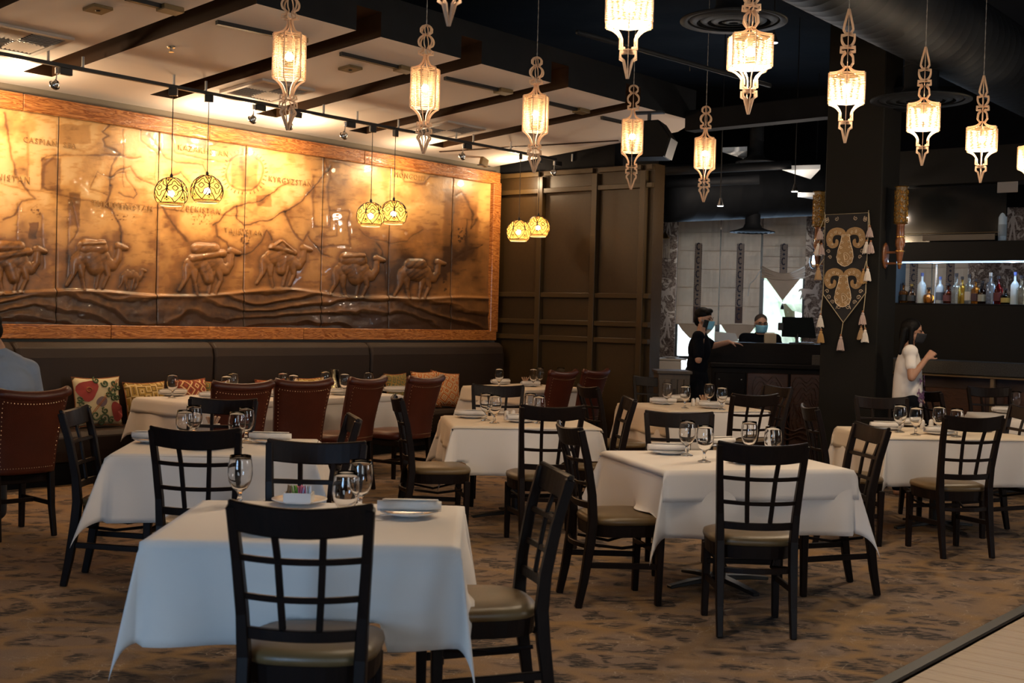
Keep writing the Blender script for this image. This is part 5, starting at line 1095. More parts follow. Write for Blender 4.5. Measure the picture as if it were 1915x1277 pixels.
for b,f,l in ((bx(570,3.80),(.02,1),'lattice-back chair in the centre foreground, back to the camera, before the nearest table'),
 ((.18,4.80),(-.975,-.22),'lattice-back chair at the right side of the nearest table, seen edge-on'),
 (bx(597,5.62),(.02,-1),'lattice-back chair at the far side of the nearest table, facing the camera'),
 ((-2.50,7.06),(1,.02),'edge-on lattice-back chair at the left side of the second-row left table'),
 (bx(369,6.10),(0,1),'lattice-back chair with its back to the camera before the second-row left table'),
 (bx(420,8.15),(0,-1),'lattice-back chair behind the second-row left table, partly hidden by goblets'),
 ((-.90,7.0),(-.97,-.25),'lattice-back chair at the right side of the second-row left table, seen edge-on'),
 ((-.80,8.80),(.97,.2),'lattice-back chair at the left of the middle table, in front of the last leather chair'),
 (bx(1037,8.35),(-.22,.97),'lattice-back chair with its back to the camera before the middle table'),
 ((.34,6.86),(.97,.24),'lattice-back chair at the left side of the near right table, facing right'),
 ((1.265,6.12),(0,1),'lattice-back chair with its back to the camera before the near right table'),
 ((1.11,8.06),(0,-1),'lattice-back chair at the far side of the near right table, facing the camera'),
 ((2.17,7.38),(-.98,-.16),'lattice-back chair at the right side of the near right table, its rail catching light'),
 (bx(1826,8.42),(-.2,.98),'lattice-back chair with its back to the camera before the right-edge table'),
 ((2.2,9.0),(1,.0),'lattice-back chair seen edge-on in front of the column'),
 ((3.14,10.40),(0,-1),'lattice-back chair behind the right-edge table, in front of the woman'),
 (bx(1415,10.35),(-.35,.94),'lattice-back chair before the small table under the host desk, angled left'),
 ((.90,9.35),(-1,-.1),'lattice-back chair at the right side of the middle table, seen edge-on'),
 ((.69,10.9),(.93,.33),'lattice-back chair left of the table under the host desk, facing right'),
 (bx(1226,13.0),(0,-1),'lattice-back chair behind the table under the host desk, before the planked cabinet'),
 ((2.55,11.75),(-.9,-.4),'lattice-back chair right of the table under the host desk, against the carved panels'),
 ((-.11,10.62),(0,-1),'lattice-back chair behind the middle table, facing the camera'),
 ((4.02,9.55),(-.97,-.2),'lattice-back chair cut off at the right edge of the picture'),
 ((4.0,11.7),(1,.1),'lattice-back chair left of the far right table, seen edge-on'),
 ((4.95,12.72),(0,-1),'lattice-back chair behind the far right table, below the bottles'),
 ((4.15,12.95),(.75,.66),'lattice-back chair at the bar right behind the woman')): chair(b,f,l,g)
g='red leather chairs with nailheads'
def cl(c1,c2): q=P(c1,c2); return (q.x,q.y)
for b,f,l in (((-3.19,8.2),(-.75,.66),'red leather nailhead chair at the left edge, with the seated man on it'),
 ((-2.12,9.69),(-.55,.84),'leftmost red leather chair at the long banquette table'),((-1.73,10.22),(-.50,.87),'second red leather chair at the long banquette table'),
 ((-1.27,10.8),(-.86,.51),'third red leather chair at the long banquette table'),((-.79,11.25),(-.83,.56),'rightmost red leather chair at the long banquette table'),
 (cl(10.60,8.02),(-.80,.60),'left one of the two red leather chairs before the panelled wall'),(cl(11.2,8.02),(-.80,.60),'right one of the two red leather chairs before the panelled wall')): chair(b,f,l,g,lc,.31)
# ================================================================== TABLES AND CLOTHS
def cloth_mesh(w,d,drop,z,seed,out=0.0,nres=.03,world=None,sides=None,clamp=True,rot=0,shift=(0,0),fl_=.055,ampk=.5):
    """w,d table size; a square cloth laid over it"""
    rs=random.Random(seed); ph=[rs.uniform(0,6.28) for _ in range(8)]; am=[rs.uniform(.6,1.2) for _ in range(8)]
    hw,hd=w/2+out,d/2+out; nu=int((w+2*drop)/nres); nv=int((d+2*drop)/nres); U=hw+drop; V=hd+drop; vs=[]
    L0,R0_,F0,K0=sides if sides else (drop,)*4
    kx=[rs.uniform(.8,1.25) for _ in range(4)]
    CR=[False]
    def pos(u,v):
        a=max(abs(u)-hw,0); b=max(abs(v)-hd,0); su=math.copysign(1,u); sv=math.copysign(1,v)
        cxx=min(abs(u),hw)*su; cy=min(abs(v),hd)*sv
        if a==0 and b==0: return (u,v,z+.0006*math.sin(u*9+ph[0])*math.sin(v*8+ph[1]))
        if b==0:
            k=min(a/.25,1); wob=(.024*math.sin(v*9+ph[2]+su)*am[0]+.013*math.sin(v*17+ph[3]))*k*a/.3
            return (cxx+su*(.006*k+fl_*a+wob+.0),v,z-a*.985)
        if a==0:
            k=min(b/.25,1); wob=(.024*math.sin(u*8+ph[4]+sv)*am[1]+.013*math.sin(u*15+ph[5]))*k*b/.3
            return (u,cy+sv*(.006*k+fl_*b+wob),z-b*.985)
        s=math.hypot(a,b); th=math.atan2(b,a); q=math.sin(2*th); amp=(.30+.05*math.sin(ph[6]+su+2*sv))*q
        # fabric folds into a hanging point below the corner
        dx=math.cos(th)**2; dy=math.sin(th)**2; dzf=math.sqrt(max(.2,1-(amp)**2))*(.965)
        return (cxx+su*(.006+(fl_*dx+amp*ampk)*s),cy+sv*(.006+(fl_*dy+amp*ampk)*s),z-s*dzf)
    cor=[]
    for i in range(nu+1):
        for j in range(nv+1):
            u=-(hw+L0)+(2*hw+L0+R0_)*i/nu; v=-(hd+F0)+(2*hd+F0+K0)*j/nv; vs.append(pos(u,v)); cor.append(abs(u)>hw+.01 and abs(v)>hd+.01)
    if rot or shift!=(0,0): pass
    if world is not None and clamp:
        out_=[]; wi=world.inverted()
        for p,cr in zip(vs,cor):
            P_=world@Vector(p)
            if P_.z<.535 and not cr:
                for o,f in CHAIRS:
                    r=P_-o; yl=r.x*f.x+r.y*f.y; xl=r.x*f.y-r.y*f.x
                    if abs(xl)<.215 and -.27<yl<.25:
                        e=min((.215-abs(xl)),(.25-yl))/.05; zt=.513-.05*max(0,1-e)
                        if P_.z<zt: P_.z=zt+(P_.z-zt)*.02
                        break
            out_.append(tuple(wi@P_))
        vs=out_
    mb=MB(); mb.add(vs,[(i*(nv+1)+j,(i+1)*(nv+1)+j,(i+1)*(nv+1)+j+1,i*(nv+1)+j+1) for i in range(nu) for j in range(nv)])
    return mb
def hemmed(mb,m,name,sub=True):
    me=bpy.data.meshes.new(name); me.from_pydata(mb.v,[],mb.f); me.materials.append(m); me.shade_smooth(); o=link(name,me)
    so=o.modifiers.new('s','SOLIDIFY'); so.thickness=.003; so.offset=1
    return o
TABLES=[]
M_top=mat('table_core',(.10,.07,.05),.6)
def table(c,yaw,w,d,label,cl_label,drop=.36,over=None,mcl=M_cloth,seed=1,fl_=.055,two=False,ampk=.5):
    t=thing('dining_table',label,'table',(c[0],c[1],0),yaw,'cloth-covered dining tables')
    MB().box((0,0,.730),(w,d,.036)).obj('tabletop',M_top,t,bevel=.004)
    for ox in ((-w/4,w/4) if two else (0,)):
        MB().lathe([(.045,.03),(.040,.06),(.038,.68),(.10,.70),(.10,.712)],16,(ox,0,0)).obj('pedestal',M_black,t)
        for k in range(4):
            a=PI/2*k+(.2 if not two else PI/4); dx,dy=math.cos(a),math.sin(a); L_=.36
            MB().bar([(ox+dx*.02,dy*.02,.055),(ox+dx*L_*.6,dy*L_*.6,.040),(ox+dx*L_,dy*L_,.022)],.07,.03,scales=[1,.85,.65]).obj('foot',M_black,t,bevel=.004)
    W4=Matrix.Translation(Vector((c[0],c[1],0)))@Matrix.Rotation(yaw,4,'Z')
    o=hemmed(cloth_mesh(w,d,drop,.752,seed,.002,.03,W4,fl_=fl_,ampk=ampk),mcl,'tablecloth'); o.matrix_world=W4; tag(o,cl_label,'tablecloth','white tablecloths')
    if over:
        sd,mo_,lb=over
        o2=hemmed(cloth_mesh(w,d,max(sd),.757,seed+9,.010,.03,W4,sides=sd,fl_=fl_+.02,ampk=ampk),mo_,'overlay_cloth'); o2.matrix_world=W4; tag(o2,lb,'tablecloth','overlay cloths')
    TABLES.append((W4,w,d)); return t
def tpx(fl_px,fr_px,d):
    a=onz(*fl_px,.76); b=onz(*fr_px,.76); v=(b-a); v.z=0; w=v.length; v.normalize(); n=Vector((-v.y,v.x,0)); c=(a+b)/2+n*d/2; return (c.x,c.y),math.atan2(v.y,v.x),w
c,y,w=tpx((268,1006),(857,1019),.96); table(c,y,w,.96,'nearest dining table, large in the left foreground','white cloth on the nearest table, its front lit bluish',seed=4,drop=.37,ampk=.38)
c,y,w=tpx((1245,880),(1592,877),.98); table(c,y,w,.98,'near right dining table under two cloth layers','lower white cloth on the near right table, resting on two chair seats',seed=5,ampk=.75,drop=.37,over=((.03,.03,.17,.1),M_cloth,'shorter upper white cloth on the near right table'))
c,y,w=tpx((202,847),(585,852),.98); table(c,y,w,.98,'second-row left dining table','white cloth on the second-row left table with a long left corner point',seed=6,ampk=.85,drop=.38)
c,y,w=tpx((854,797),(1125,800),.96); table(c,y-.04,w,.96,'middle dining table with salt and pepper in its centre','white cloth on the middle table',seed=7,ampk=.7,over=((.20,.03,.015,.05),M_cream,'cream overlay cloth hanging at the left of the middle table'))
q=P(11.27,9.08); table((q.x,q.y),ANG1,1.10,.92,'small banquette table before the panelled wall','cream cloth on the table before the panelled wall',seed=8,mcl=M_cloth,over=((.17,.1,.05,.05),M_cream,'cream overlay cloth on the table before the panelled wall'))
q=P(7.66,9.22); table((q.x,q.y),ANG1,2.48,.92,'long banquette table with the leather chairs','long white cloth on the banquette table',seed=9,drop=.34,over=((.13,.1,.06,.05),M_cloth,'upper white cloth on the long banquette table'),two=True,fl_=.06)
c,y,w=tpx((1253,768),(1437,767),.98); table(c,y,w,.98,'table just under the host desk','white cloth on the table under the host desk',seed=10,over=((.24,.03,.012,.05),M_cream,'cream overlay cloth on the table under the host desk'))
c,y,w=tpx((1660,818),(1952,822),.92); table(c,y,w,.92,'right-edge dining table with a chair before it','white cloth on the right-edge table',seed=11,over=((.16,.05,.012,.05),M_cream,'cream upper cloth on the right-edge table'))
table((4.98,11.75),-.15,.98,.92,'far right table near the bar, partly out of the picture','white cloth on the far right table near the bar',seed=12)
TZ_=.7615
# rotated square napperon with a corner hanging at the middle table's left side
# ================================================================== TABLEWARE
def make_goblet():
    t=thing('water_goblet','x','glass')
    pr=[(.001,.0),(.038,.001),(.040,.004),(.030,.007),(.010,.014),(.0085,.022),(.012,.030),(.009,.038),(.008,.050),(.013,.062),(.032,.078),(.046,.105),(.0515,.135),(.0505,.165),(.046,.195),(.0435,.2135),(.0420,.2135),(.0445,.195),(.0490,.165),(.0500,.135),(.0445,.107),(.031,.082),(.012,.068),(.001,.064)]
    MB().lathe(pr,28,cap=False).obj('glass',M_glass,t,smooth=True); return t
gl=Proto(make_goblet())
glrec=[]
def goblet(px,yt,label,grp,z=TZ_):
    p=onz(px,yt,z+.2135); return gl.put((p.x,p.y,z),0,label,grp)
tn={1:'the nearest table',2:'the near right table',3:'the second-row left table',4:'the middle table',5:'the table before the panelled wall',6:'the long banquette table',7:'the table under the host desk',8:'the right-edge table',9:'the far right table'}
G={1:[(450,851,'goblet alone on the left of the nearest table'),(648,882,'front one of the two goblets on the nearest table'),(675,860,'rear one of the two goblets on the nearest table')],
 3:[(363,758,'rear left goblet on the second-row left table'),(346,767,'front left goblet on the second-row left table'),(444,770,'front right goblet on the second-row left table'),(461,762,'rear right goblet on the second-row left table')],
 6:[(323,700,'goblet at the left end of the long banquette table'),(424,702,'goblet just left of the left candle glass, front'),(436,697,'goblet just left of the left candle glass, rear'),(529,696.5,'left one of the two goblets between the first leather chairs'),(549,700,'right one of the two goblets between the first leather chairs'),(609,694,'goblet just left of the right candle glass'),(645,698,'goblet just right of the right candle glass'),(689.5,695.7,'rightmost goblet on the long banquette table')],
 4:[(910,735.5,'rear one of the left goblet pair on the middle table'),(926,739,'front one of the left goblet pair on the middle table'),(992,735.5,'rear one of the right goblet pair on the middle table'),(1008,740,'front one of the right goblet pair on the middle table')],
 5:[(934,689,'leftmost goblet on the table before the panelled wall'),(998,689.5,'front one of the middle goblets before the panelled wall'),(1010,687.6,'rear one of the middle goblets before the panelled wall'),(1049,687.6,'rightmost goblet before the panelled wall, behind a leather chair')],
 7:[(1248,716,'leftmost goblet on the table under the host desk'),(1282,721,'second goblet on the table under the host desk'),(1327,716.7,'third goblet on the table under the host desk'),(1350.6,723.5,'rightmost goblet on the table under the host desk')],
 2:[(1286,786.6,'rear left goblet on the near right table'),(1319,795.5,'front left goblet on the near right table'),(1402,788,'rear right goblet, behind the chair rail of the near right table'),(1446,798,'front right goblet on the near right table')],
 8:[(1684,757,'leftmost goblet on the right-edge table'),(1714,761,'second goblet on the right-edge table'),(1757,759.5,'third goblet on the right-edge table'),(1790,764,'rightmost goblet on the right-edge table')],
 9:[(1901,732,'goblet on the far right table near the bar')]}
for k,v in G.items():
    for px,yt,lb in v: goblet(px,yt,lb,'goblets on '+tn[k])
def make_setting():
    t=thing('dinner_plate','x','plate'); MB().lathe([(.001,.002),(.060,.0),(.062,.003),(.085,.006),(.118,.016),(.1175,.0195),(.085,.0105),(.060,.0075),(.001,.0072)],36,cap=False).obj('plate',M_china,t,smooth=True); return t
pl=Proto(make_setting())
def make_napkin():
    t=thing('rolled_napkin','x','napkin'); mb=MB(); n=14
    sp_=[]
    for i in range(22):
        a=i*.55; r=.012+.0145*i/21; sp_.append((r*math.cos(a)*1.12,r*math.sin(a)*.98))
    prof=[(x,z) for x,z in sp_]+[(x*.93,z*.93) for x,z in reversed(sp_)]
    mb.sweep([(-.13,.0,0),(-.06,.002,.001),(0,0,.0),(.06,-.003,.001),(.13,0,0)],prof,scales=[.92,1.03,1.0,1.03,.9])
    o=mb.obj('napkin',M_napkin,t,smooth=True); MB().prism([(-.11,-.010),(.02,-.016),(.120,-.014),(.115,.008),(.0,.014),(-.10,.010)],.003,(0,0,.0255),(1,0,0),(0,1,0)).obj('fold',M_napkin,t,bevel=.001); return t
npk=Proto(make_napkin())
def make_fork():
    t=thing('fork','x','cutlery'); mb=MB(); mb.bar([(-.09,0,.001),(-.02,0,.003),(.03,0,.004)],.012,.002,scales=[1.3,.6,.7]); 
    for k in range(4): mb.bar([(.04,-.009+.006*k,.004),(.085,-.009+.006*k,.008)],.003,.002)
    mb.box((.035,0,.004),(.014,.022,.002)); mb.obj('fork',M_steel,t); return t
fk=Proto(make_fork())
S_={1:[(765,963,.05,'right-hand plate on the nearest table',1),(560,940,0,'rear plate under the sugar packets on the nearest table',0),(505,992,.1,'plate behind the foreground chair rail on the nearest table',2)],
 3:[(287,826,0,'left plate on the second-row left table',1),(505,827,.03,'right plate on the second-row left table',1),(388,838,.2,'front plate on the second-row left table',2)],
 2:[(1250,848,.05,'left plate on the near right table',1),(1345,835,.6,'rear plate on the near right table',1),(1398,866,.3,'front plate behind the chair lattice of the near right table',2)],
 4:[(880,781,0,'left plate on the middle table',1),(975,789,.5,'front plate on the middle table',1),(1040,779,.0,'right plate on the middle table',1),(935,774,.3,'rear plate on the middle table',0)],
 5:[(936,718.5,.6,'left plate on the table before the panelled wall',1),(992,722.5,.6,'right plate on the table before the panelled wall',1)],
 6:[(323,740,.65,'leftmost plate on the long banquette table',1),(398,745,.65,'second plate on the long banquette table',1),(510,741,.65,'third plate on the long banquette table',1),(637,738,.65,'fourth plate on the long banquette table',1),(738,733.5,.65,'rightmost plate on the long banquette table',1)],
 7:[(1240,755.5,0,'left plate on the table under the host desk',1),(1330,763,.2,'front plate on the table under the host desk',1),(1366,755,0,'right plate on the table under the host desk',1),(1268,750,.8,'rear plate on the table under the host desk',1)],
 8:[(1658,803,0,'left plate on the right-edge table',1),(1757,812,.2,'front plate on the right-edge table',1),(1826,806,0,'right plate on the right-edge table',1),(1705,796,.6,'rear plate on the right-edge table',1)],
 9:[(1880,772,0,'plate on the far right table',1)]}
for k,v in S_.items():
    for px,py,rz,lb,mode in v:
        p=onz(px,py,TZ_); pl.put((p.x,p.y,TZ_),0,lb,'plates on '+tn[k])
        if mode==1: npk.put((p.x,p.y,TZ_+.0385),rz,'rolled white napkin on the '+lb,'napkins on '+tn[k])
        if mode==2:
            npk.put((p.x+.05,p.y+.02,TZ_+.0385),rz+.9,'rolled white napkin on the '+lb,'napkins on '+tn[k])
        if mode==2 or (mode==1 and k in (1,2)): 
            fk.put((p.x-.02,p.y-.085,TZ_+.013),rz+.15,'steel fork on the '+lb,'forks on plates')
# sugar packets
p=onz(560,944,TZ_); t=thing('sugar_bowl','small white square bowl filled with sugar packets on the nearest table','bowl',(p.x,p.y-.02,TZ_+.010))
MB().prism([(-.055,-.04),(.055,-.04),(.055,.04),(-.055,.04)],.012,(0,0,.008),(1,0,0),(0,1,0)).obj('base',M_china,t,bevel=.004)
for s in (-1,1): MB().box((0,s*.042,.028),(.115,.006,.04)).obj('side',M_china,t,bevel=.002); MB().box((s*.056,0,.028),(.006,.08,.04)).obj('side',M_china,t,bevel=.002)
cols=[('brown_packet',(.22,.12,.05)),('green_packet',(.16,.32,.03)),('pink_packet',(.55,.15,.22)),('blue_packet',(.30,.42,.60)),('white_packet',(.6,.6,.62))]
for i in range(14):
    nm,cc=cols[min(4,int(i/14*5.2))] if i%5 else cols[(i//5)%5]; q=thing('sugar_packet','%s paper packet in the square bowl, %s'%(nm.split('_')[0],['at its left wall','second from its left wall','third from its left wall','left of the middle, fourth','left of the middle, fifth','left of the middle, sixth','at the middle, seventh','at the middle, eighth','right of the middle, ninth','right of the middle, tenth','fourth from its right wall','third from its right wall','second from its right wall','at its right wall'][i]),'packet',(p.x-.045+.0068*i,p.y-.02,TZ_+.052),random.uniform(-.15,.15),'sugar packets in the bowl'); q.rotation_euler=(random.uniform(-.2,.2),random.uniform(-.25,.25),PI/2+.3+random.uniform(-.2,.2))
    MB().box((0,0,0),(.052,.0035,.062)).obj('packet',mat(nm,cc,.6),q)
t=thing('lemon_spoon_rest','small white oval scoop standing on the rear plate of the nearest table','spoon',(p.x+.0,p.y+.06,TZ_+.012)); t.rotation_euler=(.9,.4,0); MB().sph((0,0,.055),(.034,.010,.050),14,10).obj('scoop',M_china,t,smooth=True)
# salt, pepper, holders
def shaker(px,py,label,hh=.075,sq=True):
    p=onz(px,py,TZ_); t=thing('salt_shaker',label,'shaker',(p.x,p.y,TZ_)); MB().lathe([(.018,0),(.021,.004),(.0175,hh*.75),(.015,hh*.92),(.006,hh)],16).obj('body',M_china,t,smooth=True); MB().lathe([(.0055,hh-.001),(.0055,hh+.001),(.001,hh+.002)],8).obj('cap_dots',M_steel,t)
for px,py,l in ((947,785,'white salt shaker, left of the pair on the middle table'),(959,784,'white pepper shaker, right of the pair on the middle table'),(1725,802,'white salt shaker, left of the pair on the right-edge table'),(1741,801,'white pepper shaker, right of the pair on the right-edge table'),(1296,759,'white shaker, left of the pair on the table under the host desk'),(1304,758,'white shaker, right of the pair on the table under the host desk'),(373,800,'white shaker on the second-row left table beside the packets')): shaker(px,py,l)
for px,py,l in ((1316,752,'folded pinkish sugar packets on the table under the host desk'),(982,716,'folded tan packets on the table before the panelled wall'),(398,798,'pale packets in a low tray on the second-row left table')):
    p=onz(px,py,TZ_); t=thing('packet_holder',l,'packets',(p.x,p.y,TZ_)); MB().box((0,0,.012),(.09,.05,.022)).obj('tray',M_china,t,bevel=.003)
    for i in range(4): MB().box((-.03+.02*i,0,.045),(.012,.045,.055),Matrix.Rotation(.3*(i-1.5),3,'Y')).obj('packet',mat('tan_packet',(.42,.25,.16),.7),t)
# candle cylinders with fairy lights
for px,yt,l in ((453,682,'left tall glass cylinder of fairy lights on the long banquette table'),(625,691.5,'right glass cylinder of fairy lights on the long banquette table')):
    hh=.245 if px<500 else .215; p=onz(px,yt,TZ_+hh); t=thing('light_cylinder',l,'candle holder',(p.x,p.y,TZ_))
    MB().lathe([(.001,.001),(.048,.0),(.050,.004),(.050,hh),(.047,hh),(.047,.008),(.001,.008)],24,cap=False).obj('glass',M_glass,t,smooth=True)
    wr=MB(); pts=[Vector((.036*math.cos(i*.7+random.uniform(-.3,.3)),.036*math.sin(i*.7),.012+hh*.62*i/40)) for i in range(41)]; wr.tube(pts,.0012,4); wr.obj('wire',M_nail,t)
    fl2=MB(); 
    for q in pts[::1]: fl2.sph(q,.0035,6,4)
    fl2.obj('fairy_lights',mat('fairy_glow',(1,.8,.3),.3,emit=(1,.68,.22),es=7),t)['kind']='stuff'
# small folded table card standing behind front right goblet
p=onz(1445,850,TZ_); t=thing('table_card','small pale pointed table card behind the front right goblet of the near right table','card',(p.x+.02,p.y+.25,TZ_)); MB().prism([(-.02,0),(.02,0),(.004,.16),(-.004,.16)],.004).obj('card',M_china,t)
# ================================================================== PEOPLE
M_skin=mat('skin',(.36,.19,.12),.55); M_skin2=mat('skin_tan',(.30,.15,.09),.55); M_hair=mat('black_hair',(.003,.0025,.0025),.6,spec=.12); M_blackc=mat('black_cloth',(.003,.0035,.006),.9,spec=.08); M_mask=mat('blue_mask',(.16,.40,.55),.8); M_bmask=mat('black_mask',(.008,.008,.010),.8)
M_shirt=mat('blue_shirt',(.20,.235,.30),.9,bump=.5,bscale=14); M_white_t=mat('white_tunic',(.58,.53,.49),.9,bump=.4,bscale=10)
def capsule(mb,a,b,ra,rb,n=14,sc=None):
    a=Vector(a);b=Vector(b);d=b-a;L_=max(d.length,1e-4);q=d.to_track_quat('Z','Y').to_matrix() if d.length>1e-4 else Matrix.Identity(3)
    pr=[(ra*math.sin(t),-ra*math.cos(t)) for t in [PI/2*i/4 for i in range(0,5)]]+[(rb*math.cos(t),L_+rb*math.sin(t)) for t in [PI/2*i/4 for i in range(0,5)]]
    pr[0]=(.0005,-ra); pr[-1]=(.0005,L_+rb); mb.lathe(pr,n,a,ax=q,cap=True); return mb
def fuse(mb,name,m,parent,vox=.007,it=4,smooth=.5):
    me=bpy.data.meshes.new(name); me.from_pydata(mb.v,[],mb.f); o=bpy.data.objects.new(name,me); COL.objects.link(o)
    bm=bmesh.new(); bm.from_mesh(me); bmesh.ops.recalc_face_normals(bm,faces=bm.faces); bm.to_mesh(me); bm.free()
    r=o.modifiers.new('r','REMESH'); r.mode='VOXEL'; r.voxel_size=vox; s=o.modifiers.new('s','SMOOTH'); s.iterations=it; s.factor=smooth
    dg=bpy.context.evaluated_depsgraph_get(); me2=bpy.data.meshes.new_from_object(o.evaluated_get(dg)); bpy.data.objects.remove(o)
    me2.materials.clear(); me2.materials.append(m); me2.shade_smooth(); return link(name,me2,parent)
def V(*a): return Vector(a)
def head_parts(mb,c,f,s=1.0):
    """head centred at c facing unit vector f"""
    f=Vector(f).normalized(); r=f.cross(V(0,0,1)).normalized(); u=r.cross(f)
    def L(x,y,z): return Vector(c)+(r*x+f*y+u*z)*s
    M3=Matrix((r,f,u)).transposed()
    def ell(x,y,z,rx,ry,rz): 
        tmp=MB().sph((0,0,0),(rx*s,ry*s,rz*s),18,14); mb.add([M3@Vector(v)+L(x,y,z) for v in tmp.v],tmp.f)
    ell(0,-.012,.025,.076,.094,.090); ell(0,.022,-.045,.058,.066,.070); ell(0,.055,-.085,.030,.026,.024)
    capsule(mb,L(0,.088,.005),L(0,.108,-.028),.009*s,.014*s); ell(0,.088,-.062,.026,.014,.006); ell(0,.086,-.072,.022,.014,.007)
    for sx in (-1,1): ell(sx*.078,-.005,-.010,.010,.020,.032); ell(sx*.030,.070,.022,.020,.018,.007)
    return L,M3
def face_bits(L,M3,par,s=1.0,brow=True):
    e=MB()
    for sx in (-1,1): tmp=MB().sph((0,0,0),(.012*s,.010*s,.008*s),10,8); e.add([M3@Vector(v)+L(sx*.031,.083,.006) for v in tmp.v],tmp.f)
    e.obj('eyes',mat('eye',(.05,.035,.03),.2),par,smooth=True)
    b=MB()
    for sx in (-1,1): b.tube([L(sx*.014,.096,.022),L(sx*.032,.096,.028),L(sx*.050,.086,.022)],.0035*s,5)
    b.obj('eyebrows',M_hair,par)
def mask(L,M3,par,m,s=1.0):
    mb=MB(); n=12; vs=[]
    for j in range(7):
        z=-.012-.095*j/6
        for i in range(n+1):
            a=-1.25+2.5*i/n; rr=.078*(1-.18*(j/6)**2); bul=.018*math.exp(-(a/.55)**2)*(1-.5*abs(j/6-.35)); vs.append(L(rr*math.sin(a),.015+(rr+.022+bul)*math.cos(a)*1.0-.012*(j/6),z))
    mb.add(vs,[(j*(n+1)+i,j*(n+1)+i+1,(j+1)*(n+1)+i+1,(j+1)*(n+1)+i) for j in range(6) for i in range(n)]); o=mb.obj('face_mask',m,par,smooth=True); so=o.modifiers.new('s','SOLIDIFY'); so.thickness=.004
    st=MB()
    for sx in (-1,1): st.tube([L(sx*.074,.035,-.02),L(sx*.084,.0,-.0),L(sx*.082,-.02,.01)],.002,4); st.tube([L(sx*.066,.03,-.09),L(sx*.082,-.0,-.05),L(sx*.082,-.02,-.02)],.002,4)
    st.obj('ear_loops',m,par)
def hand(mb,w,d,palm_n,curl=.6,s=1.0,side=1):
    """w wrist, d direction of the hand, palm_n palm normal (fingers curl towards it)"""
    d=Vector(d).normalized(); n=Vector(palm_n); n=(n-d*n.dot(d)).normalized(); r=d.cross(n)*side; w=Vector(w)
    for k in range(4): capsule(mb,w+r*(-.014+.0095*k),w+d*.085*s+r*(-.030+.020*k)*s,.015*s,.0125*s)
    for k,(ln) in enumerate((.070,.080,.075,.060)):
        p=w+d*.085*s+r*(-.030+.020*k)*s; dd=d.copy(); ax=r
        a=0
        for j in range(3):
            a+=curl*(.5 if j==0 else .9); q=p+(d*math.cos(a)+n*math.sin(a))*ln*s*(.45,.32,.23)[j]; capsule(mb,p,q,.0092*s-.0008*j,.0085*s-.0008*j,8); p=q
    p=w+d*.025*s-r*.026*s; q=p+(d*.6-r*.7+n*.35).normalized()*.042*s; capsule(mb,p,q,.013*s,.0105*s,8); q2=q+(d*.75-r*.15+n*.6).normalized()*.034*s; capsule(mb,q,q2,.010*s,.0085*s,8)
def torso(mb,pel,chest,neck,sh,w=1,d=1,grow=0,rt=None):
    pel,chest,neck=map(Vector,(pel,chest,neck)); r=(Vector(sh[1])-Vector(sh[0])).normalized(); f=V(0,0,1).cross(r).normalized()
    M3=Matrix((r,f,V(0,0,1))).transposed()
    def ell(c,rx,ry,rz): tmp=MB().sph((0,0,0),(rx*w+grow,ry*d+grow,rz+grow),20,14); mb.add([M3@Vector(v)+c for v in tmp.v],tmp.f)
    ell(pel,.165,.115,.12); ell(pel.lerp(chest,.45),.145,.105,.16); ell(chest,.165,.115,.17); ell(chest.lerp(neck,.55),.15,.085,.09)
    capsule(mb,Vector(sh[0]),chest.lerp(neck,.8),.058+grow,.055+grow); capsule(mb,Vector(sh[1]),chest.lerp(neck,.8),.058+grow,.055+grow); capsule(mb,chest.lerp(neck,.7),neck,.07+grow*.5,.054+grow*.5)
def limb(mb,a,b,c,r,grow=0):
    capsule(mb,a,b,r[0]+grow,r[1]+grow); capsule(mb,b,c,r[1]+grow,r[2]+grow)
def leg(mb,h,k,a,toe,grow=0,shoe=True):
    limb(mb,h,k,a,(.080,.056,.040),grow)
    if shoe: capsule(mb,Vector(a)+V(0,0,-.045),toe,.038,.032)
ARM=(.047,.038,.028)
# ---- man on the phone
X0,Y0=(1303-957.5)/F*13.75,13.75
t=thing('person','man in black with blue mask holding a phone to his ear at the desk end','person',(X0,Y0,0))
j=dict(pel=(0,0,.96),ch=(.03,0,1.27),nk=(.05,0,1.47),rs=(-.01,-.175,1.41),ls=(.04,.17,1.41),re=(-.02,-.30,1.16),rw=(.035,-.17,1.44),le=(.21,.17,1.31),lw=(.36,.02,1.36),rh=(-.02,-.09,.92),lh=(-.02,.09,.92),rk=(.05,-.10,.50),lk=(-.02,.11,.50),ra=(-.02,-.10,.09),la=(-.06,.12,.09))
b=MB(); torso(b,j['pel'],j['ch'],j['nk'],(j['rs'],j['ls'])); fd=V(.80,-.60,-.05); L,M3=head_parts(b,V(.075,-.01,1.605),fd); capsule(b,j['nk'],V(.06,-.005,1.54),.055,.052)
limb(b,j['rs'],j['re'],j['rw'],ARM); limb(b,j['ls'],j['le'],j['lw'],ARM); hand(b,j['rw'],(.05,.35,1),(-.5,.8,0),.75); hand(b,j['lw'],(1,-.1,-.1),(0,0,-1),.25)
leg(b,j['rh'],j['rk'],j['ra'],V(.13,-.12,.035)); leg(b,j['lh'],j['lk'],j['la'],V(.09,.12,.035)); fuse(b,'body',M_skin,t)
cth=MB(); torso(cth,j['pel'],j['ch'],V(*j['nk'])-V(0,0,.03),(j['rs'],j['ls']),grow=.014); capsule(cth,j['rs'],V(*j['rs']).lerp(V(*j['re']),.80),.062,.058); capsule(cth,j['ls'],V(*j['ls']).lerp(V(*j['le']),.80),.062,.058); fuse(cth,'polo_shirt',M_blackc,t,.009)
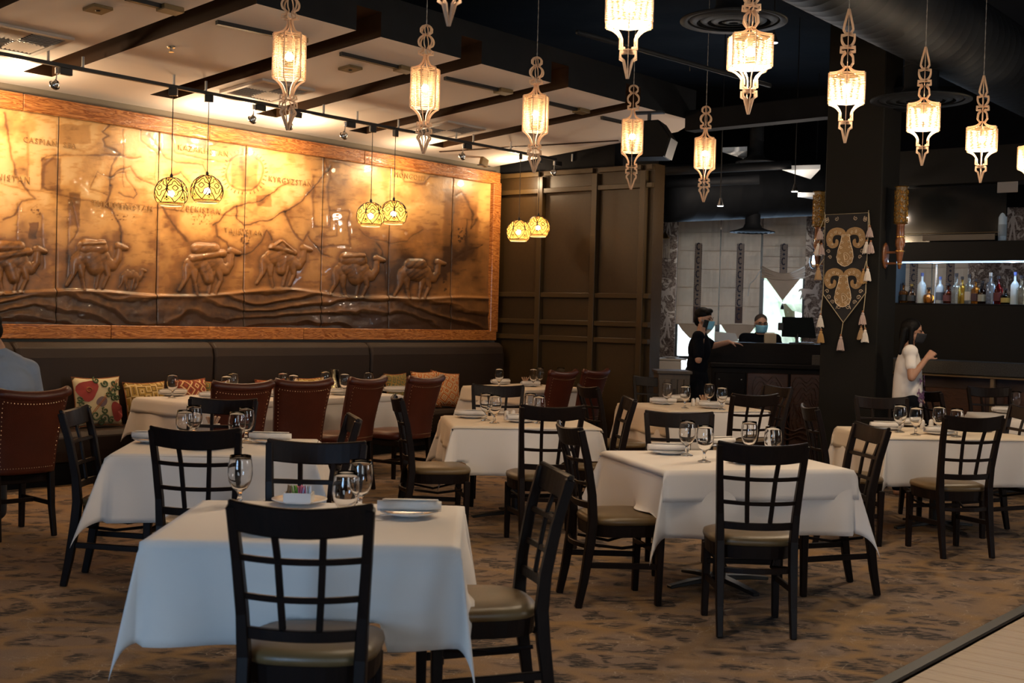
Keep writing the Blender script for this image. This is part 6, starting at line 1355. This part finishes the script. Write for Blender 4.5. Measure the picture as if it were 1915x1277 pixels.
cth=MB(); capsule(cth,(0,0,1.0),(0,0,.92),.13,.15); limb(cth,j['rh'],j['rk'],j['ra'],(.095,.072,.062)); limb(cth,j['lh'],j['lk'],j['la'],(.095,.072,.062)); fuse(cth,'trousers',M_blackc,t,.010)
h=MB(); 
for (x,y,z,rx,ry,rz) in ((0,-.022,.060,.086,.100,.080),(0,-.065,.0,.078,.055,.085),(.0,.050,.100,.055,.045,.030),(.03,.055,.085,.035,.035,.025)): tmp=MB().sph((0,0,0),(rx,ry,rz),16,12); h.add([M3@Vector(v)+L(x,y,z) for v in tmp.v],tmp.f)
fuse(h,'hair',M_hair,t,.006,2); face_bits(L,M3,t); mask(L,M3,t,M_mask)
ph=thing('phone','black phone held to the ear of the man at the host desk','phone',V(X0,Y0,0)+V(*j['rw'])+V(.03,.035,.09)); ph.rotation_euler=(.2,.15,.6); MB().box((0,0,0),(.072,.010,.145)).obj('case',M_black,ph,bevel=.003)
# ---- man behind the desk
X0,Y0=(1421-957.5)/F*15.4,15.4
t=thing('person','man with glasses, blue mask and name tag standing behind the host desk','person',(X0,Y0,0))
j=dict(pel=(0,0,.96),ch=(0,0,1.25),nk=(0,-.02,1.45),rs=(-.195,0,1.385),ls=(.195,0,1.385),re=(-.27,-.10,1.10),rw=(-.14,-.27,1.17),le=(.27,-.08,1.10),lw=(.14,-.25,1.17),rh=(-.09,0,.92),lh=(.09,0,.92),rk=(-.1,-.02,.5),lk=(.1,-.02,.5),ra=(-.1,.03,.09),la=(.1,.03,.09))
b=MB(); torso(b,j['pel'],j['ch'],j['nk'],(j['ls'],j['rs']),1.15,1.2); L,M3=head_parts(b,V(0,-.04,1.575),V(.02,-1,-.06)); capsule(b,j['nk'],V(0,-.025,1.52),.060,.056)
limb(b,j['rs'],j['re'],j['rw'],ARM); limb(b,j['ls'],j['le'],j['lw'],ARM); hand(b,j['rw'],(.4,-1,0),(0,0,-1),.3); hand(b,j['lw'],(-.4,-1,0),(0,0,-1),.3)
leg(b,j['rh'],j['rk'],j['ra'],V(-.11,-.12,.035)); leg(b,j['lh'],j['lk'],j['la'],V(.11,-.12,.035)); fuse(b,'body',M_skin,t)
cth=MB(); torso(cth,j['pel'],j['ch'],V(*j['nk'])-V(0,0,.03),(j['ls'],j['rs']),1.15,1.2,grow=.016); capsule(cth,j['rs'],V(*j['rs']).lerp(V(*j['re']),.85),.068,.062); capsule(cth,j['ls'],V(*j['ls']).lerp(V(*j['le']),.85),.068,.062); fuse(cth,'polo_shirt',M_blackc,t,.009)
cl_=MB(); cl_.tube([L(.065*math.sin(a),-.02+.062*math.cos(a)+.02,-.128-.02*math.cos(a)) for a in [2*PI*i/16 for i in range(16)]],.010,6,closed=True); cl_.obj('collar',M_blackc,t)
cth=MB(); capsule(cth,(0,0,1.0),(0,0,.92),.15,.16); limb(cth,j['rh'],j['rk'],j['ra'],(.10,.075,.065)); limb(cth,j['lh'],j['lk'],j['la'],(.10,.075,.065)); fuse(cth,'trousers',M_blackc,t,.010)
h=MB(); 
for (x,y,z,rx,ry,rz) in ((0,-.022,.045,.081,.094,.078),(0,-.055,.0,.074,.055,.075)): tmp=MB().sph((0,0,0),(rx,ry,rz),16,12); h.add([M3@Vector(v)+L(x,y,z) for v in tmp.v],tmp.f)
fuse(h,'hair',mat('cropped_hair',(.035,.025,.02),.8),t,.006,2); face_bits(L,M3,t); mask(L,M3,t,M_mask)
g_=MB()
for sx in (-1,1): g_.tube([L(sx*.031+.024*math.cos(a),.106,.006+.017*math.sin(a)) for a in [2*PI*i/14 for i in range(14)]],.0028,5,closed=True); g_.tube([L(sx*.055,.104,.008),L(sx*.080,.01,.005)],.0022,4)
g_.tube([L(-.008,.110,.008),L(.008,.110,.008)],.0025,4); g_.obj('glasses',M_black,t)
MB().box((.085,-.155,1.30),(.075,.008,.024)).obj('name_tag',mat('gold_tag',(.60,.45,.22),.4),t)
# ---- woman in the white tunic
X0,Y0=(1700-957.5)/F*11.45,11.45
t=thing('person','woman with long black hair and white printed tunic standing beside the column','person',(X0,Y0,0))
j=dict(pel=(0,0,.93),ch=(.0,0,1.20),nk=(.0,0,1.41),rs=(-.035,-.155,1.355),ls=(.035,.15,1.355),re=(-.045,-.24,1.12),rw=(.10,-.20,1.30),le=(.08,.20,1.10),lw=(.14,.16,.93),rh=(0,-.08,.90),lh=(0,.08,.90),rk=(.02,-.08,.48),lk=(-.02,.08,.48),ra=(-.02,-.08,.08),la=(-.04,.09,.08))
fd=V(.93,-.36,-.08)
b=MB(); torso(b,j['pel'],j['ch'],j['nk'],(j['rs'],j['ls']),.88,.9); L,M3=head_parts(b,V(.03,0,1.545),fd,.95); capsule(b,j['nk'],V(.015,0,1.48),.046,.045)
limb(b,j['rs'],j['re'],j['rw'],(.042,.035,.025)); limb(b,j['ls'],j['le'],j['lw'],(.042,.035,.025)); hand(b,j['rw'],(.7,.1,.7),(.3,.6,-.3),1.75,.92); hand(b,j['lw'],(.15,-.1,-1),(0,-1,0),.5,.92)
leg(b,j['rh'],j['rk'],j['ra'],V(.12,-.09,.03)); leg(b,j['lh'],j['lk'],j['la'],V(.10,.10,.03)); fuse(b,'body',M_skin2,t)
cth=MB(); torso(cth,V(0,0,1.0),j['ch'],V(*j['nk'])-V(0,0,.035),(j['rs'],j['ls']),.88,.92,grow=.012); capsule(cth,j['rs'],V(*j['rs']).lerp(V(*j['re']),.55),.050,.052); capsule(cth,j['ls'],V(*j['ls']).lerp(V(*j['le']),.6),.050,.052)
cth.lathe([(.135,.84),(.136,.95),(.130,1.10),(.115,1.25),(.085,1.35)],24,(0,0,0),sx=1.0,sy=1.05); fuse(cth,'tunic',M_white_t,t,.009,6)
pr=MB()
random.seed(5)
for i in range(26):
    a=-.75+random.uniform(-.42,.42); z=random.choice([random.uniform(.88,1.0),random.uniform(.88,1.0),random.uniform(1.05,1.13)]); r_=.150; c=V(r_*math.cos(a),r_*1.03*math.sin(a),z); tx=V(-math.sin(a),math.cos(a),0)
    rr=random.uniform(.012,.03); ph_=random.uniform(0,6); pr.add([c+tx*(rr*math.cos(q)*(.6+.4*math.cos(3*q+ph_)))+V(0,0,rr*1.4*math.sin(q)*(.6+.4*math.cos(3*q+ph_))) for q in [2*PI*k/14 for k in range(14)]],[tuple(range(14))])
pr.obj('purple_print',mat('purple_print',(.10,.04,.10),.8),t)
cth=MB(); limb(cth,j['rh'],j['rk'],j['ra'],(.088,.062,.05)); limb(cth,j['lh'],j['lk'],j['la'],(.088,.062,.05)); fuse(cth,'trousers',M_blackc,t,.010)
h=MB(); 
for (x,y,z,rx,ry,rz) in ((0,-.022,.040,.088,.098,.086),(0,-.065,-.04,.082,.060,.12)): tmp=MB().sph((0,0,0),(rx,ry,rz),16,12); h.add([M3@Vector(v)*.95+L(x,y,z) for v in tmp.v],tmp.f)
for k in range(7):
    x=-.072+.024*k; capsule(h,L(x,-.075,0),L(x*1.15,-.09,-.22),.030,.022)
for s in (-1,1): capsule(h,L(s*.076,-.01,.02),L(s*.080,.0,-.12),.024,.022); capsule(h,L(s*.080,.0,-.12),L(s*.075,.055,-.27),.022,.010)
fuse(h,'hair',M_hair,t,.007,3); face_bits(L,M3,t,.95); mask(L,M3,t,M_bmask,.95)
# ---- seated man, left edge
LC=CHAIRS[26]; o_,f_=LC; t=thing('person','man in pale blue shirt seated with his back to the camera, left edge','person',o_+V(0,0,0)); t.rotation_euler=(0,0,math.atan2(f_.y,f_.x)-PI/2); t.location.z=.0
j=dict(pel=(-.02,-.02,.60),ch=(-.04,.05,1.0),nk=(-.06,.09,1.26),rs=(.15,.05,1.115),ls=(-.25,.05,1.115),re=(.25,.14,.86),rw=(.16,.38,.80),le=(-.30,.14,.86),lw=(-.2,.38,.80),rh=(.09,.05,.56),lh=(-.11,.05,.56),rk=(.13,.46,.54),lk=(-.15,.46,.54),ra=(.13,.42,.09),la=(-.15,.42,.09))
b=MB(); torso(b,j['pel'],j['ch'],j['nk'],(j['rs'],j['ls']),1.25,1.2); L,M3=head_parts(b,V(-.10,.15,1.405),V(-.1,1,-.15)); capsule(b,j['nk'],V(-.09,.13,1.34),.062,.058)
limb(b,j['rs'],j['re'],j['rw'],(.052,.042,.030)); limb(b,j['ls'],j['le'],j['lw'],(.052,.042,.030)); hand(b,j['rw'],(-.3,1,0),(0,0,-1),.3); hand(b,j['lw'],(.3,1,0),(0,0,-1),.3)
leg(b,j['rh'],j['rk'],j['ra'],V(.14,.56,.035)); leg(b,j['lh'],j['lk'],j['la'],V(-.16,.56,.035)); fuse(b,'body',M_skin,t)
cth=MB(); torso(cth,j['pel'],j['ch'],V(*j['nk'])-V(0,0,.03),(j['rs'],j['ls']),1.25,1.22,grow=.022); capsule(cth,j['rs'],V(*j['rs']).lerp(V(*j['re']),.72),.078,.078); capsule(cth,j['ls'],V(*j['ls']).lerp(V(*j['le']),.72),.078,.078); capsule(cth,j['rs'],j['ch'],.075,.10); capsule(cth,j['ls'],j['ch'],.075,.10); capsule(cth,(.05,.05,1.15),(-.05,.08,1.22),.085,.07); fuse(cth,'shirt',M_shirt,t,.010,6)
cth=MB(); capsule(cth,(-.02,-.02,.60),(-.02,.03,.58),.15,.15); limb(cth,j['rh'],j['rk'],j['ra'],(.105,.078,.065)); limb(cth,j['lh'],j['lk'],j['la'],(.105,.078,.065)); fuse(cth,'trousers',mat('dark_trousers',(.012,.012,.016),.8),t,.010)
h=MB(); 
for (x,y,z,rx,ry,rz) in ((0,-.022,.045,.086,.100,.082),(0,-.060,-.02,.078,.055,.085)): tmp=MB().sph((0,0,0),(rx,ry,rz),16,12); h.add([M3@Vector(v)+L(x,y,z) for v in tmp.v],tmp.f)
fuse(h,'hair',M_hair,t,.006,2); face_bits(L,M3,t)
# edge of another guest's arm and the round table base at the far left are outside the view
